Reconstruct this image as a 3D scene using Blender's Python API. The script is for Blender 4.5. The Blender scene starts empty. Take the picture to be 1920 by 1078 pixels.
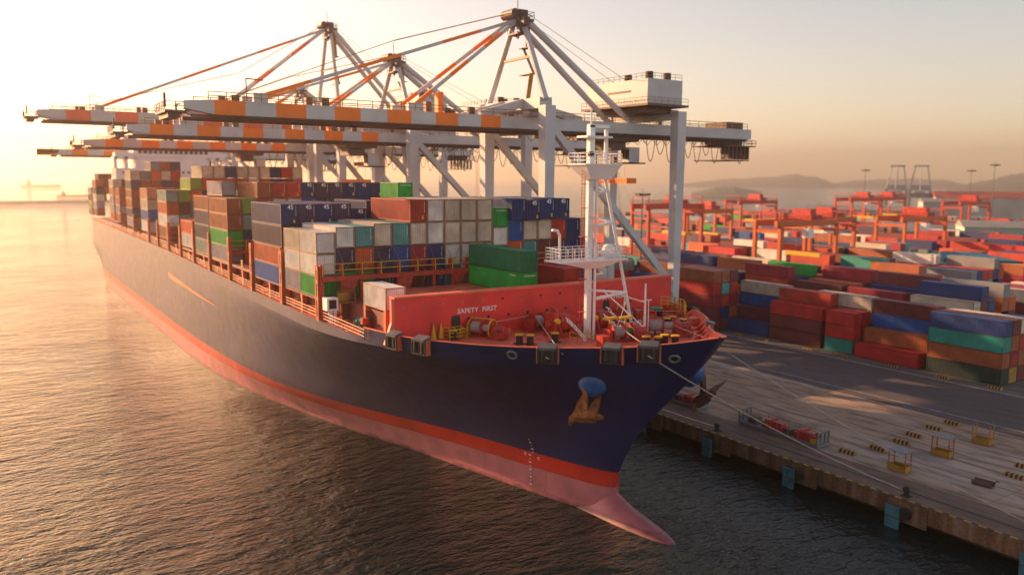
import bpy, math, random
from mathutils import Vector, Matrix
R = math.radians
random.seed(11)
SC = bpy.context.scene
COL = SC.collection
V = Vector

# ------------------------------------------------------------------ materials
MATS = {}
def paint(name, col, rough=0.5, metal=0.0, var=0.12, scale=0.6, rust=0.0, rustcol=(0.13, 0.05, 0.025), bump=0.0, streak=0.0, objcol=False):
    """painted surface: base colour, blotchy wear, optional rust patches and vertical streaks"""
    if name in MATS: return MATS[name]
    m = bpy.data.materials.new(name); m.use_nodes = True
    nt = m.node_tree; N = nt.nodes; L = nt.links
    b = N['Principled BSDF']; b.inputs['Roughness'].default_value = rough; b.inputs['Metallic'].default_value = metal
    tc = N.new('ShaderNodeTexCoord')
    n1 = N.new('ShaderNodeTexNoise'); n1.inputs['Scale'].default_value = scale; n1.inputs['Detail'].default_value = 6
    oi = N.new('ShaderNodeObjectInfo')
    add = N.new('ShaderNodeVectorMath'); add.operation = 'ADD'
    comb = N.new('ShaderNodeVectorMath'); comb.operation = 'SCALE'; comb.inputs[0].default_value = (37, 51, 23)
    L.new(oi.outputs['Random'], comb.inputs['Scale']); L.new(tc.outputs['Object'], add.inputs[0]); L.new(comb.outputs[0], add.inputs[1])
    L.new(add.outputs[0], n1.inputs['Vector'])
    mr = N.new('ShaderNodeMapRange'); mr.inputs[3].default_value = 1 - var * 1.6; mr.inputs[4].default_value = 1 + var
    mr.inputs[1].default_value = 0.3; mr.inputs[2].default_value = 0.7
    L.new(n1.outputs['Fac'], mr.inputs[0])
    mul = N.new('ShaderNodeVectorMath'); mul.operation = 'SCALE'
    if objcol: L.new(oi.outputs['Color'], mul.inputs[0])
    else: mul.inputs[0].default_value = col[:3]
    L.new(mr.outputs[0], mul.inputs['Scale'])
    out = mul.outputs[0]
    if rust > 0 or streak > 0:
        n2 = N.new('ShaderNodeTexNoise'); n2.inputs['Scale'].default_value = scale * 2.2; n2.inputs['Detail'].default_value = 9; n2.inputs['Roughness'].default_value = 0.65
        mp = N.new('ShaderNodeMapping'); mp.inputs['Scale'].default_value = (1, 1, 0.13 if streak > 0 else 1)
        L.new(add.outputs[0], mp.inputs[0]); L.new(mp.outputs[0], n2.inputs['Vector'])
        a = max(rust, streak)
        r2 = N.new('ShaderNodeMapRange'); r2.inputs[1].default_value = 0.72 - a * 0.3; r2.inputs[2].default_value = 0.80 - a * 0.15
        L.new(n2.outputs['Fac'], r2.inputs[0])
        mx = N.new('ShaderNodeMix'); mx.data_type = 'RGBA'
        sc = N.new('ShaderNodeMath'); sc.operation = 'MULTIPLY'; sc.inputs[1].default_value = 0.75
        L.new(r2.outputs[0], sc.inputs[0]); L.new(sc.outputs[0], mx.inputs[0])
        L.new(out, mx.inputs[6]); mx.inputs[7].default_value = (*rustcol, 1); out = mx.outputs[2]
    L.new(out, b.inputs['Base Color'])
    if bump > 0:
        n3 = N.new('ShaderNodeTexNoise'); n3.inputs['Scale'].default_value = scale * 5; n3.inputs['Detail'].default_value = 4
        L.new(tc.outputs['Object'], n3.inputs['Vector'])
        bp = N.new('ShaderNodeBump'); bp.inputs['Strength'].default_value = bump; bp.inputs['Distance'].default_value = 0.05
        L.new(n3.outputs['Fac'], bp.inputs['Height']); L.new(bp.outputs[0], b.inputs['Normal'])
    MATS[name] = m
    return m

M_cont = paint('container_paint', (1, 1, 1), 0.55, 0, 0.18, 0.5, 0.0, streak=0.30, objcol=True)
M_contfr = paint('container_frame_paint', (1, 1, 1), 0.6, 0, 0.2, 0.9, 0.42, (0.11, 0.035, 0.02), objcol=True)
M_white = paint('white_paint', (0.78, 0.77, 0.78), 0.45, 0, 0.06, 0.3)
M_cranewhite = paint('crane_white_paint', (0.52, 0.51, 0.54), 0.5, 0, 0.12, 0.15, 0.0, (0.22, 0.13, 0.09), streak=0.2)
M_craneorange = paint('crane_orange_paint', (0.88, 0.19, 0.006), 0.5, 0, 0.06, 0.3)
M_cranered = paint('crane_faded_red_paint', (0.75, 0.13, 0.05), 0.5, 0, 0.08, 0.3)
M_dark = paint('dark_steel', (0.05, 0.035, 0.035), 0.6, 0.2, 0.2, 1.0)
M_brownsteel = paint('brown_machinery_steel', (0.13, 0.075, 0.065), 0.6, 0.2, 0.2, 1.0)
M_black = paint('black_paint', (0.012, 0.012, 0.014), 0.5, 0, 0.2, 2)
M_navy = paint('hull_navy_paint', (0.013, 0.017, 0.090), 0.38, 0, 0.22, 0.10, 0.0, (0.065, 0.040, 0.035), streak=0.30)
M_boot = paint('hull_red_boot_paint', (0.54, 0.024, 0.010), 0.5, 0, 0.16, 0.25, 0.0, (0.27, 0.10, 0.06), streak=0.34)
M_pink = paint('hull_antifouling_pink', (0.47, 0.145, 0.165), 0.6, 0, 0.16, 0.35, 0.16, (0.33, 0.075, 0.08))
M_deck = paint('red_deck_paint', (0.72, 0.15, 0.085), 0.5, 0, 0.2, 0.35, 0.24, (0.26, 0.06, 0.045))
M_redwall = paint('red_bulkhead_paint', (0.68, 0.030, 0.032), 0.5, 0, 0.14, 0.3, 0.0, (0.26, 0.035, 0.03), streak=0.22)
M_redsteel = paint('red_steel_paint', (0.45, 0.035, 0.025), 0.45, 0, 0.25, 1.2, 0.28, (0.12, 0.03, 0.02))
M_orangepost = paint('orange_post_paint', (0.52, 0.13, 0.05), 0.55, 0, 0.14, 0.8, 0.22)
M_hatch = paint('hatch_cover_paint', (0.22, 0.05, 0.04), 0.65, 0, 0.2, 0.4, 0.25)
M_yellow = paint('yellow_paint', (0.62, 0.37, 0.01), 0.5, 0, 0.1, 1.0, 0.08)
M_dullyellow = paint('dull_yellow_paint', (0.36, 0.19, 0.025), 0.6, 0, 0.15, 1.0, 0.2)
M_bluedome = paint('blue_bolster_paint', (0.018, 0.095, 0.32), 0.4, 0, 0.3, 0.8, 0.30, (0.03, 0.03, 0.06))
M_anchor = paint('rusty_anchor_iron', (0.34, 0.115, 0.03), 0.85, 0.0, 0.4, 1.8, 0.38, (0.10, 0.035, 0.018), bump=0.7)
M_anchordk = paint('dark_rusted_anchor_iron', (0.10, 0.035, 0.02), 0.8, 0.1, 0.3, 1.2)
M_rope = paint('pale_rope_fibre', (0.46, 0.36, 0.33), 0.9, 0, 0.15, 6)
M_coil = paint('white_rope_coil', (0.50, 0.45, 0.42), 0.9, 0, 0.3, 9, bump=0.6)
M_grey = paint('grey_metal', (0.20, 0.20, 0.22), 0.5, 0.3, 0.1, 1)
M_hood = paint('dark_grey_hood_paint', (0.085, 0.085, 0.10), 0.5, 0, 0.15, 1.5, 0.15)
M_tealnet = paint('teal_net', (0.02, 0.16, 0.14), 0.85, 0, 0.35, 3, bump=0.8)
M_greenpaint = paint('green_paint', (0.01, 0.20, 0.06), 0.5, 0, 0.1, 2)
M_letter = paint('white_lettering', (0.75, 0.75, 0.74), 0.6, 0, 0.15, 3, 0.25, (0.4, 0.3, 0.28))
M_glass = paint('dark_window_glass', (0.02, 0.022, 0.03), 0.15, 0, 0.1, 2)
M_rtg = paint('gantry_orange_red_paint', (0.46, 0.045, 0.022), 0.5, 0, 0.1, 0.4, 0.08)
M_rtg2 = paint('gantry_orange_paint', (0.52, 0.105, 0.02), 0.5, 0, 0.1, 0.4, 0.08)
M_fender = paint('turquoise_fender_panel', (0.025, 0.14, 0.19), 0.6, 0, 0.25, 1.5, 0.3, (0.06, 0.10, 0.06))
M_rubber = paint('black_rubber', (0.015, 0.014, 0.014), 0.8, 0, 0.2, 2)
M_rail = paint('steel_rail', (0.06, 0.045, 0.04), 0.45, 0.6, 0.1, 3)
M_stripewhite = paint('worn_white_marking', (0.45, 0.42, 0.40), 0.8, 0, 0.25, 1.5, 0.4, (0.10, 0.08, 0.075))
M_stripeyel = paint('worn_yellow_marking', (0.45, 0.26, 0.02), 0.8, 0, 0.25, 1.5, 0.4, (0.10, 0.07, 0.05))
M_lamp = paint('lamp_housing', (0.10, 0.09, 0.09), 0.5, 0.2, 0.1, 2)

def plate_seams(m, wx=9.0, hz=2.6):
    """weld seams of the shell plating, as a fine relief and a slightly different tone plate by plate"""
    nt = m.node_tree; N = nt.nodes; L = nt.links; b = N['Principled BSDF']
    tc = N.new('ShaderNodeTexCoord'); sp = N.new('ShaderNodeSeparateXYZ'); cb = N.new('ShaderNodeCombineXYZ')
    L.new(tc.outputs['Object'], sp.inputs[0]); L.new(sp.outputs[0], cb.inputs[0]); L.new(sp.outputs[2], cb.inputs[1])
    br = N.new('ShaderNodeTexBrick'); br.inputs['Scale'].default_value = 1; br.inputs['Mortar Size'].default_value = 0.035; br.inputs['Brick Width'].default_value = wx; br.inputs['Row Height'].default_value = hz
    br.inputs['Color1'].default_value = (1, 1, 1, 1); br.inputs['Color2'].default_value = (0.80, 0.82, 0.86, 1); br.inputs['Mortar'].default_value = (0.6, 0.6, 0.62, 1)
    L.new(cb.outputs[0], br.inputs['Vector'])
    src = b.inputs['Base Color'].links[0].from_socket
    mx = N.new('ShaderNodeMix'); mx.data_type = 'RGBA'; mx.blend_type = 'MULTIPLY'; mx.inputs[0].default_value = 1
    L.new(src, mx.inputs[6]); L.new(br.outputs['Color'], mx.inputs[7]); L.new(mx.outputs[2], b.inputs['Base Color'])
    n = N.new('ShaderNodeTexNoise'); n.inputs['Scale'].default_value = 0.55; n.inputs['Detail'].default_value = 3; L.new(tc.outputs['Object'], n.inputs['Vector'])
    ad = N.new('ShaderNodeMath'); ad.operation = 'MULTIPLY_ADD'; L.new(br.outputs['Fac'], ad.inputs[0]); ad.inputs[1].default_value = -0.35; L.new(n.outputs['Fac'], ad.inputs[2])
    bp = N.new('ShaderNodeBump'); bp.inputs['Strength'].default_value = 0.35; bp.inputs['Distance'].default_value = 0.06
    L.new(ad.outputs[0], bp.inputs['Height']); L.new(bp.outputs[0], b.inputs['Normal'])
    n4 = N.new('ShaderNodeMapRange'); n4.inputs[3].default_value = 0.30; n4.inputs[4].default_value = 0.52; L.new(n.outputs['Fac'], n4.inputs[0]); L.new(n4.outputs[0], b.inputs['Roughness'])
for _m in (M_navy, M_boot, M_pink): plate_seams(_m)
def waterline_scum(m):
    nt = m.node_tree; N = nt.nodes; L = nt.links; b = N['Principled BSDF']
    g = N.new('ShaderNodeNewGeometry'); sp = N.new('ShaderNodeSeparateXYZ'); L.new(g.outputs['Position'], sp.inputs[0])
    n = N.new('ShaderNodeTexNoise'); n.inputs['Scale'].default_value = 0.6; n.inputs['Detail'].default_value = 8; L.new(g.outputs['Position'], n.inputs['Vector'])
    a = N.new('ShaderNodeMath'); a.operation = 'MULTIPLY_ADD'; L.new(n.outputs['Fac'], a.inputs[0]); a.inputs[1].default_value = 1.3; a.inputs[2].default_value = -0.8
    s = N.new('ShaderNodeMath'); s.operation = 'SUBTRACT'; L.new(sp.outputs[2], s.inputs[0]); L.new(a.outputs[0], s.inputs[1])
    r = N.new('ShaderNodeMapRange'); r.inputs[1].default_value = -0.25; r.inputs[2].default_value = 0.15; r.inputs[3].default_value = 0.8; r.inputs[4].default_value = 0.0; L.new(s.outputs[0], r.inputs[0])
    mx = N.new('ShaderNodeMix'); mx.data_type = 'RGBA'; L.new(r.outputs[0], mx.inputs[0]); L.new(b.inputs['Base Color'].links[0].from_socket, mx.inputs[6]); mx.inputs[7].default_value = (0.10, 0.035, 0.035, 1); L.new(mx.outputs[2], b.inputs['Base Color'])
waterline_scum(M_pink)

def concrete(name, cols, panel=(7.5, 6.0), jointdark=0.6, scale=0.12, rough=0.85, stain=0.5, stretch=(1, 1, 1)):
    m = bpy.data.materials.new(name); m.use_nodes = True
    nt = m.node_tree; N = nt.nodes; L = nt.links; b = N['Principled BSDF']; b.inputs['Roughness'].default_value = rough
    geo = N.new('ShaderNodeNewGeometry')
    mp = N.new('ShaderNodeMapping'); mp.inputs['Scale'].default_value = stretch; L.new(geo.outputs['Position'], mp.inputs[0])
    n = N.new('ShaderNodeTexNoise'); n.inputs['Scale'].default_value = scale; n.inputs['Detail'].default_value = 10; n.inputs['Roughness'].default_value = 0.6
    L.new(mp.outputs[0], n.inputs['Vector'])
    cr = N.new('ShaderNodeValToRGB'); L.new(n.outputs['Fac'], cr.inputs[0])
    cr.color_ramp.elements[0].position = 0.32; cr.color_ramp.elements[0].color = (*cols[0], 1)
    cr.color_ramp.elements[1].position = 0.66; cr.color_ramp.elements[1].color = (*cols[-1], 1)
    if len(cols) > 2:
        e = cr.color_ramp.elements.new(0.5); e.color = (*cols[1], 1)
    out = cr.outputs[0]
    if panel:
        br = N.new('ShaderNodeTexBrick'); br.offset = 0.0; br.squash = 1
        br.inputs['Scale'].default_value = 1.0; br.inputs['Mortar Size'].default_value = 0.045
        br.inputs['Brick Width'].default_value = panel[0]; br.inputs['Row Height'].default_value = panel[1]
        br.inputs['Color1'].default_value = (1, 1, 1, 1); br.inputs['Color2'].default_value = (0.82, 0.84, 0.88, 1)
        br.inputs['Mortar'].default_value = (jointdark, jointdark, jointdark, 1)
        L.new(geo.outputs['Position'], br.inputs['Vector'])
        mx = N.new('ShaderNodeMix'); mx.data_type = 'RGBA'; mx.blend_type = 'MULTIPLY'; mx.inputs[0].default_value = 1
        L.new(out, mx.inputs[6]); L.new(br.outputs['Color'], mx.inputs[7]); out = mx.outputs[2]
    n2 = N.new('ShaderNodeTexNoise'); n2.inputs['Scale'].default_value = scale * 9; n2.inputs['Detail'].default_value = 8
    mp2 = N.new('ShaderNodeMapping'); mp2.inputs['Scale'].default_value = (0.25, 1, 1); L.new(geo.outputs['Position'], mp2.inputs[0]); L.new(mp2.outputs[0], n2.inputs['Vector'])
    r = N.new('ShaderNodeMapRange'); r.inputs[1].default_value = 0.45; r.inputs[2].default_value = 0.7; r.inputs[3].default_value = 1.0; r.inputs[4].default_value = 1 - stain
    L.new(n2.outputs['Fac'], r.inputs[0])
    s = N.new('ShaderNodeVectorMath'); s.operation = 'SCALE'; L.new(out, s.inputs[0]); L.new(r.outputs[0], s.inputs['Scale'])
    L.new(s.outputs[0], b.inputs['Base Color'])
    bp = N.new('ShaderNodeBump'); bp.inputs['Strength'].default_value = 0.25; bp.inputs['Distance'].default_value = 0.03
    L.new(n2.outputs['Fac'], bp.inputs['Height']); L.new(bp.outputs[0], b.inputs['Normal'])
    MATS[name] = m; return m
M_apron = concrete('apron_concrete', [(0.31, 0.18, 0.115), (0.38, 0.255, 0.18), (0.42, 0.33, 0.275)], (9.0, 5.2), 0.5, 0.09, stain=0.62, stretch=(0.35, 1, 1))
M_edge = concrete('quay_edge_concrete', [(0.13, 0.07, 0.05), (0.20, 0.125, 0.09)], (12, 30), 0.6, 0.25, stretch=(0.2, 1, 1))
M_asphalt = concrete('asphalt', [(0.066, 0.050, 0.054), (0.092, 0.070, 0.075)], None, 1, 0.10, stain=0.3, stretch=(0.3, 1, 1))
M_yard = concrete('yard_paving', [(0.10, 0.085, 0.08), (0.16, 0.13, 0.12)], (12, 12), 0.8, 0.05)
M_fascia = concrete('rust_streaked_concrete', [(0.07, 0.035, 0.02), (0.15, 0.075, 0.04), (0.21, 0.15, 0.11)], None, 1, 0.9, stretch=(1.2, 1, 0.12))
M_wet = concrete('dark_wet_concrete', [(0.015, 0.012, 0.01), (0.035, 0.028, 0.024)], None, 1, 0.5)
M_rock = concrete('breakwater_rock', [(0.06, 0.05, 0.05), (0.12, 0.1, 0.1)], None, 1, 0.1)
M_hill = concrete('hill_scrub', [(0.05, 0.055, 0.05), (0.09, 0.085, 0.07)], None, 1, 0.004)
M_leaf = concrete('tree_foliage', [(0.035, 0.05, 0.015), (0.08, 0.085, 0.025)], None, 1, 0.6)
M_bark = paint('bark', (0.08, 0.05, 0.03), 0.9)

# ------------------------------------------------------------------ mesh builder
class MB:
    def __init__(s): s.v = []; s.f = []; s.m = []; s.mat = 0
    def face(s, idx): s.f.append(idx); s.m.append(s.mat)
    def quad(s, a, b, c, d):
        n = len(s.v); s.v += [a, b, c, d]; s.face((n, n+1, n+2, n+3))
    def box(s, x0, x1, y0, y1, z0, z1):
        n = len(s.v)
        s.v += [(x0,y0,z0),(x1,y0,z0),(x1,y1,z0),(x0,y1,z0),(x0,y0,z1),(x1,y0,z1),(x1,y1,z1),(x0,y1,z1)]
        for q in ((0,3,2,1),(4,5,6,7),(0,1,5,4),(1,2,6,5),(2,3,7,6),(3,0,4,7)): s.face(tuple(n+i for i in q))
        return s
    def cbox(s, c, d): return s.box(c[0]-d[0]/2, c[0]+d[0]/2, c[1]-d[1]/2, c[1]+d[1]/2, c[2]-d[2]/2, c[2]+d[2]/2)
    def hexa(s, bot, top):
        """bot/top: 4 points each, counter-clockwise seen from above"""
        n = len(s.v); s.v += [tuple(p) for p in bot] + [tuple(p) for p in top]
        for q in ((0,3,2,1),(4,5,6,7),(0,1,5,4),(1,2,6,5),(2,3,7,6),(3,0,4,7)): s.face(tuple(n+i for i in q))
    def beam(s, p0, p1, w, h, up=(0,0,1), w1=None, h1=None):
        p0 = V(p0); p1 = V(p1); d = (p1-p0).normalized(); up = V(up)
        if abs(d.dot(up)) > 0.98: up = V((1,0,0))
        r = d.cross(up).normalized(); u = r.cross(d).normalized()
        w1 = w1 or w; h1 = h1 or h
        n = len(s.v)
        for p, a, b in ((p0, w, h), (p1, w1, h1)):
            for sx, sy in ((-1,-1),(1,-1),(1,1),(-1,1)): s.v.append(tuple(p + r*sx*a/2 + u*sy*b/2))
        for q in ((3,2,1,0),(4,5,6,7),(0,1,5,4),(1,2,6,5),(2,3,7,6),(3,0,4,7)): s.face(tuple(n+i for i in q))
        return s
    def tube(s, p0, p1, r0, r1=None, k=10, caps=True):
        p0 = V(p0); p1 = V(p1); r1 = r0 if r1 is None else r1
        d = (p1-p0).normalized(); up = V((0,0,1)) if abs(d.z) < 0.9 else V((1,0,0))
        a = d.cross(up).normalized(); b = a.cross(d)
        n = len(s.v)
        for p, r in ((p0, r0), (p1, r1)):
            for i in range(k):
                t = 2*math.pi*i/k; s.v.append(tuple(p + a*math.cos(t)*r + b*math.sin(t)*r))
        for i in range(k):
            j = (i+1) % k; s.face((n+i, n+k+i, n+k+j, n+j))
        if caps:
            s.face(tuple(n+i for i in range(k))); s.face(tuple(n+k+i for i in reversed(range(k))))
        return s
    def path(s, pts, r, k=6):
        for a, b in zip(pts, pts[1:]): s.tube(a, b, r, k=k)
        return s
    def ring(s, c, axis, R0, r, n=20, k=6, a0=0, a1=2*math.pi):
        c = V(c); axis = V(axis).normalized(); up = V((0,0,1)) if abs(axis.z) < 0.9 else V((1,0,0))
        a = axis.cross(up).normalized(); b = a.cross(axis)
        pts = [c + (a*math.cos(a0+(a1-a0)*i/n) + b*math.sin(a0+(a1-a0)*i/n))*R0 for i in range(n+1)]
        return s.path(pts, r, k)
    def sphere(s, c, r, nu=16, nv=10, sc=(1,1,1)):
        n0 = len(s.v); c = V(c)
        for j in range(nv+1):
            th = math.pi*j/nv
            for i in range(nu):
                ph = 2*math.pi*i/nu
                s.v.append((c.x+r*sc[0]*math.sin(th)*math.cos(ph), c.y+r*sc[1]*math.sin(th)*math.sin(ph), c.z+r*sc[2]*math.cos(th)))
        for j in range(nv):
            for i in range(nu):
                i2 = (i+1) % nu
                s.face((n0+j*nu+i, n0+(j+1)*nu+i, n0+(j+1)*nu+i2, n0+j*nu+i2))
        return s
    def prism(s, pts, d):
        """extrude polygon pts (3-D, planar) by vector d"""
        n = len(s.v); k = len(pts); d = V(d)
        s.v += [tuple(p) for p in pts] + [tuple(V(p)+d) for p in pts]
        s.face(tuple(n+i for i in reversed(range(k)))); s.face(tuple(n+k+i for i in range(k)))
        for i in range(k):
            j = (i+1) % k; s.face((n+i, n+j, n+k+j, n+k+i))
        return s
    def mesh(s, name, mats, smooth=False):
        me = bpy.data.meshes.new(name); me.from_pydata([tuple(p) for p in s.v], [], s.f)
        if not isinstance(mats, (list, tuple)): mats = [mats]
        for m in mats: me.materials.append(m)
        if len(mats) > 1: me.polygons.foreach_set('material_index', s.m)
        if smooth: me.polygons.foreach_set('use_smooth', [True]*len(me.polygons))
        me.update()
        return me
    def build(s, name, mats, parent=None, smooth=False, fix=True, angle=None):
        me = s.mesh(name, mats, smooth)
        if fix:
            import bmesh
            b = bmesh.new(); b.from_mesh(me); bmesh.ops.recalc_face_normals(b, faces=b.faces); b.to_mesh(me); b.free()
        if angle: me.set_sharp_from_angle(angle=R(angle))
        o = bpy.data.objects.new(name, me); COL.objects.link(o); o.parent = parent
        return o

def tag(o, label=None, cat=None, group=None, kind=None):
    if label: o['label'] = label
    if cat: o['category'] = cat
    if group: o['group'] = group
    if kind: o['kind'] = kind
    return o
def thing(name, label, cat, loc=(0,0,0), rz=0, group=None):
    o = bpy.data.objects.new(name, None); COL.objects.link(o); o.location = loc; o.rotation_euler = (0,0,rz)
    o.empty_display_size = 0.5
    return tag(o, label, cat, group)
def structure(o): o['kind'] = 'structure'; return o
def children(o): return [c for c in o.children]
def copy_tree(o, parent=None):
    c = o.copy(); COL.objects.link(c); c.parent = parent
    for ch in list(o.children): copy_tree(ch, c)
    return c
_tm = {}
def text_mesh(txt, size, spacing=1.0, ext=0.012):
    key = (txt, size, spacing)
    if key in _tm: return _tm[key]
    cu = bpy.data.curves.new('lettering', 'FONT'); cu.body = txt; cu.size = size; cu.align_x = 'CENTER'; cu.align_y = 'CENTER'
    cu.space_character = spacing; cu.extrude = ext; cu.offset = size*0.018; cu.resolution_u = 3
    ob = bpy.data.objects.new('lettering', cu); COL.objects.link(ob)
    bpy.context.view_layer.update()
    me = bpy.data.meshes.new_from_object(ob.evaluated_get(bpy.context.evaluated_depsgraph_get()))
    bpy.data.objects.remove(ob); bpy.data.curves.remove(cu)
    me.materials.clear(); me.materials.append(M_letter)
    _tm[key] = me
    return me
def lettering(name, txt, size, mat4, parent, spacing=1.0):
    o = bpy.data.objects.new(name, text_mesh(txt, size, spacing)); COL.objects.link(o); o.parent = parent; o.matrix_local = mat4
    return o
# local axes: text x -> given dir, text y -> given dir
def frame(origin, ex, ey):
    ex = V(ex).normalized(); ey = V(ey).normalized(); ez = ex.cross(ey)
    return Matrix(((ex.x, ey.x, ez.x, origin[0]), (ex.y, ey.y, ez.y, origin[1]), (ex.z, ey.z, ez.z, origin[2]), (0,0,0,1)))
def lerp_tab(x, tab):
    if x <= tab[0][0]: return tab[0][1]
    for (a, b), (c, d) in zip(tab, tab[1:]):
        if x <= c: return b + (d-b)*(x-a)/(c-a)
    return tab[-1][1]
def rail_mb(m, pts, h=1.05, bars=3, step=1.6, r=0.025, k=5):
    """open railing along a polyline"""
    for a, b in zip(pts, pts[1:]):
        a = V(a); b = V(b)
        for j in range(bars):
            z = h*(j+1)/bars; m.tube(a+V((0,0,z)), b+V((0,0,z)), r, k=k, caps=False)
        n = max(1, round((b-a).length/step))
        for i in range(n+1):
            p = a+(b-a)*i/n; m.tube(p, p+V((0,0,h)), r*1.15, k=k, caps=False)

# ------------------------------------------------------------------ camera
F = 1515.0; PITCH = 0.1332; ROLL = 0.006; YAW = 0.581
CAM = V((92.8, -54.3, 34.7))
fh = V((-math.cos(YAW), math.sin(YAW), 0)); rt = V((math.sin(YAW), math.cos(YAW), 0))
fw = fh*math.cos(PITCH) + V((0,0,-math.sin(PITCH))); up = fh*math.sin(PITCH) + V((0,0,math.cos(PITCH)))
r2 = rt*math.cos(ROLL) + up*math.sin(ROLL); u2 = up*math.cos(ROLL) - rt*math.sin(ROLL)
cam = bpy.data.cameras.new('camera'); co = bpy.data.objects.new('camera', cam); COL.objects.link(co)
co.matrix_world = Matrix(((r2.x, u2.x, -fw.x, CAM.x), (r2.y, u2.y, -fw.y, CAM.y), (r2.z, u2.z, -fw.z, CAM.z), (0,0,0,1)))
cam.sensor_width = 36; cam.lens = F/1920*36; cam.clip_end = 60000; cam.clip_start = 0.5
cam.dof.use_dof = True; cam.dof.focus_distance = 100; cam.dof.aperture_fstop = 0.08
SC.camera = co
def px(p):
    d = V(p)-CAM; z = d.dot(fw); return 960+F*d.dot(r2)/z, 539-F*d.dot(u2)/z, z

# ------------------------------------------------------------------ light and sky
SUN_EL = R(18.0); az = R(25)                       # sun almost dead astern of the ship, a little to its starboard side
sdir = V((-math.cos(az)*math.cos(SUN_EL), -math.sin(az)*math.cos(SUN_EL), math.sin(SUN_EL)))
sl = bpy.data.lights.new('sun', 'SUN'); sl.energy = 4.6; sl.angle = R(0.6); sl.color = (1.0, 0.58, 0.28)
so = bpy.data.objects.new('sun', sl); COL.objects.link(so); so.rotation_euler = sdir.to_track_quat('Z', 'Y').to_euler()
so.location = (-200, -60, 200)
w = bpy.data.worlds.new('World'); SC.world = w; w.use_nodes = True
nt = w.node_tree; bg = nt.nodes['Background']; bg.inputs[1].default_value = 0.105
sky = nt.nodes.new('ShaderNodeTexSky'); sky.sky_type = 'NISHITA'; sky.sun_disc = False
sky.sun_elevation = SUN_EL; sky.sun_rotation = math.atan2(sdir.x, sdir.y)
sky.altitude = 0; sky.air_density = 1.0; sky.dust_density = 0.5; sky.ozone_density = 1.0
tint = nt.nodes.new('ShaderNodeMix'); tint.data_type = 'RGBA'; tint.blend_type = 'MULTIPLY'; tint.inputs[0].default_value = 1.0; tint.inputs[7].default_value = (1.0, 0.75, 0.61, 1)
nt.links.new(sky.outputs[0], tint.inputs[6]); nt.links.new(tint.outputs[2], bg.inputs[0])
SC.view_settings.view_transform = 'Standard'; SC.view_settings.look = 'None'; SC.view_settings.exposure = 1.4; SC.view_settings.gamma = 1

# ------------------------------------------------------------------ sea
def sea_material():
    m = bpy.data.materials.new('sea_water'); m.use_nodes = True
    nt = m.node_tree; N = nt.nodes; L = nt.links; b = N['Principled BSDF']
    b.inputs['Base Color'].default_value = (0.006, 0.014, 0.014, 1); b.inputs['Roughness'].default_value = 0.06; b.inputs['IOR'].default_value = 1.33
    geo = N.new('ShaderNodeNewGeometry')
    hs = []
    for sc, st, rot, w_ in ((1.5, (1, 0.42, 1), 0.5, 0.52), (0.55, (1, 0.45, 1), 0.2, 0.85), (4.0, (1, 0.5, 1), 0.8, 0.17), (0.09, (1, 0.6, 1), -0.2, 1.2)):
        mp = N.new('ShaderNodeMapping'); mp.inputs['Rotation'].default_value = (0, 0, rot+R(-30)); mp.inputs['Scale'].default_value = st
        L.new(geo.outputs['Position'], mp.inputs[0])
        n = N.new('ShaderNodeTexNoise'); n.inputs['Scale'].default_value = sc; n.inputs['Detail'].default_value = 3; n.inputs['Roughness'].default_value = 0.55
        L.new(mp.outputs[0], n.inputs['Vector'])
        mu = N.new('ShaderNodeMath'); mu.operation = 'MULTIPLY'; mu.inputs[1].default_value = w_; L.new(n.outputs['Fac'], mu.inputs[0]); hs.append(mu.outputs[0])
    acc = hs[0]
    for h in hs[1:]:
        a = N.new('ShaderNodeMath'); a.operation = 'ADD'; L.new(acc, a.inputs[0]); L.new(h, a.inputs[1]); acc = a.outputs[0]
    big = N.new('ShaderNodeTexNoise'); big.inputs['Scale'].default_value = 0.018; big.inputs['Detail'].default_value = 4; L.new(geo.outputs['Position'], big.inputs['Vector'])
    bm = N.new('ShaderNodeMapRange'); bm.inputs[1].default_value = 0.35; bm.inputs[2].default_value = 0.65; bm.inputs[3].default_value = 0.55; bm.inputs[4].default_value = 1.25; L.new(big.outputs['Fac'], bm.inputs[0])
    mm = N.new('ShaderNodeMath'); mm.operation = 'MULTIPLY'; L.new(acc, mm.inputs[0]); L.new(bm.outputs[0], mm.inputs[1]); acc = mm.outputs[0]
    bp = N.new('ShaderNodeBump'); bp.inputs['Strength'].default_value = 1.0; bp.inputs['Distance'].default_value = 0.85
    L.new(acc, bp.inputs['Height']); L.new(bp.outputs[0], b.inputs['Normal'])
    return m
mb = MB(); S_ = 26000; SEA = -0.45
mb.quad((-S_, -S_, SEA), (S_, -S_, SEA), (S_, S_, SEA), (-S_, S_, SEA))
structure(mb.build('sea', sea_material()))

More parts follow.
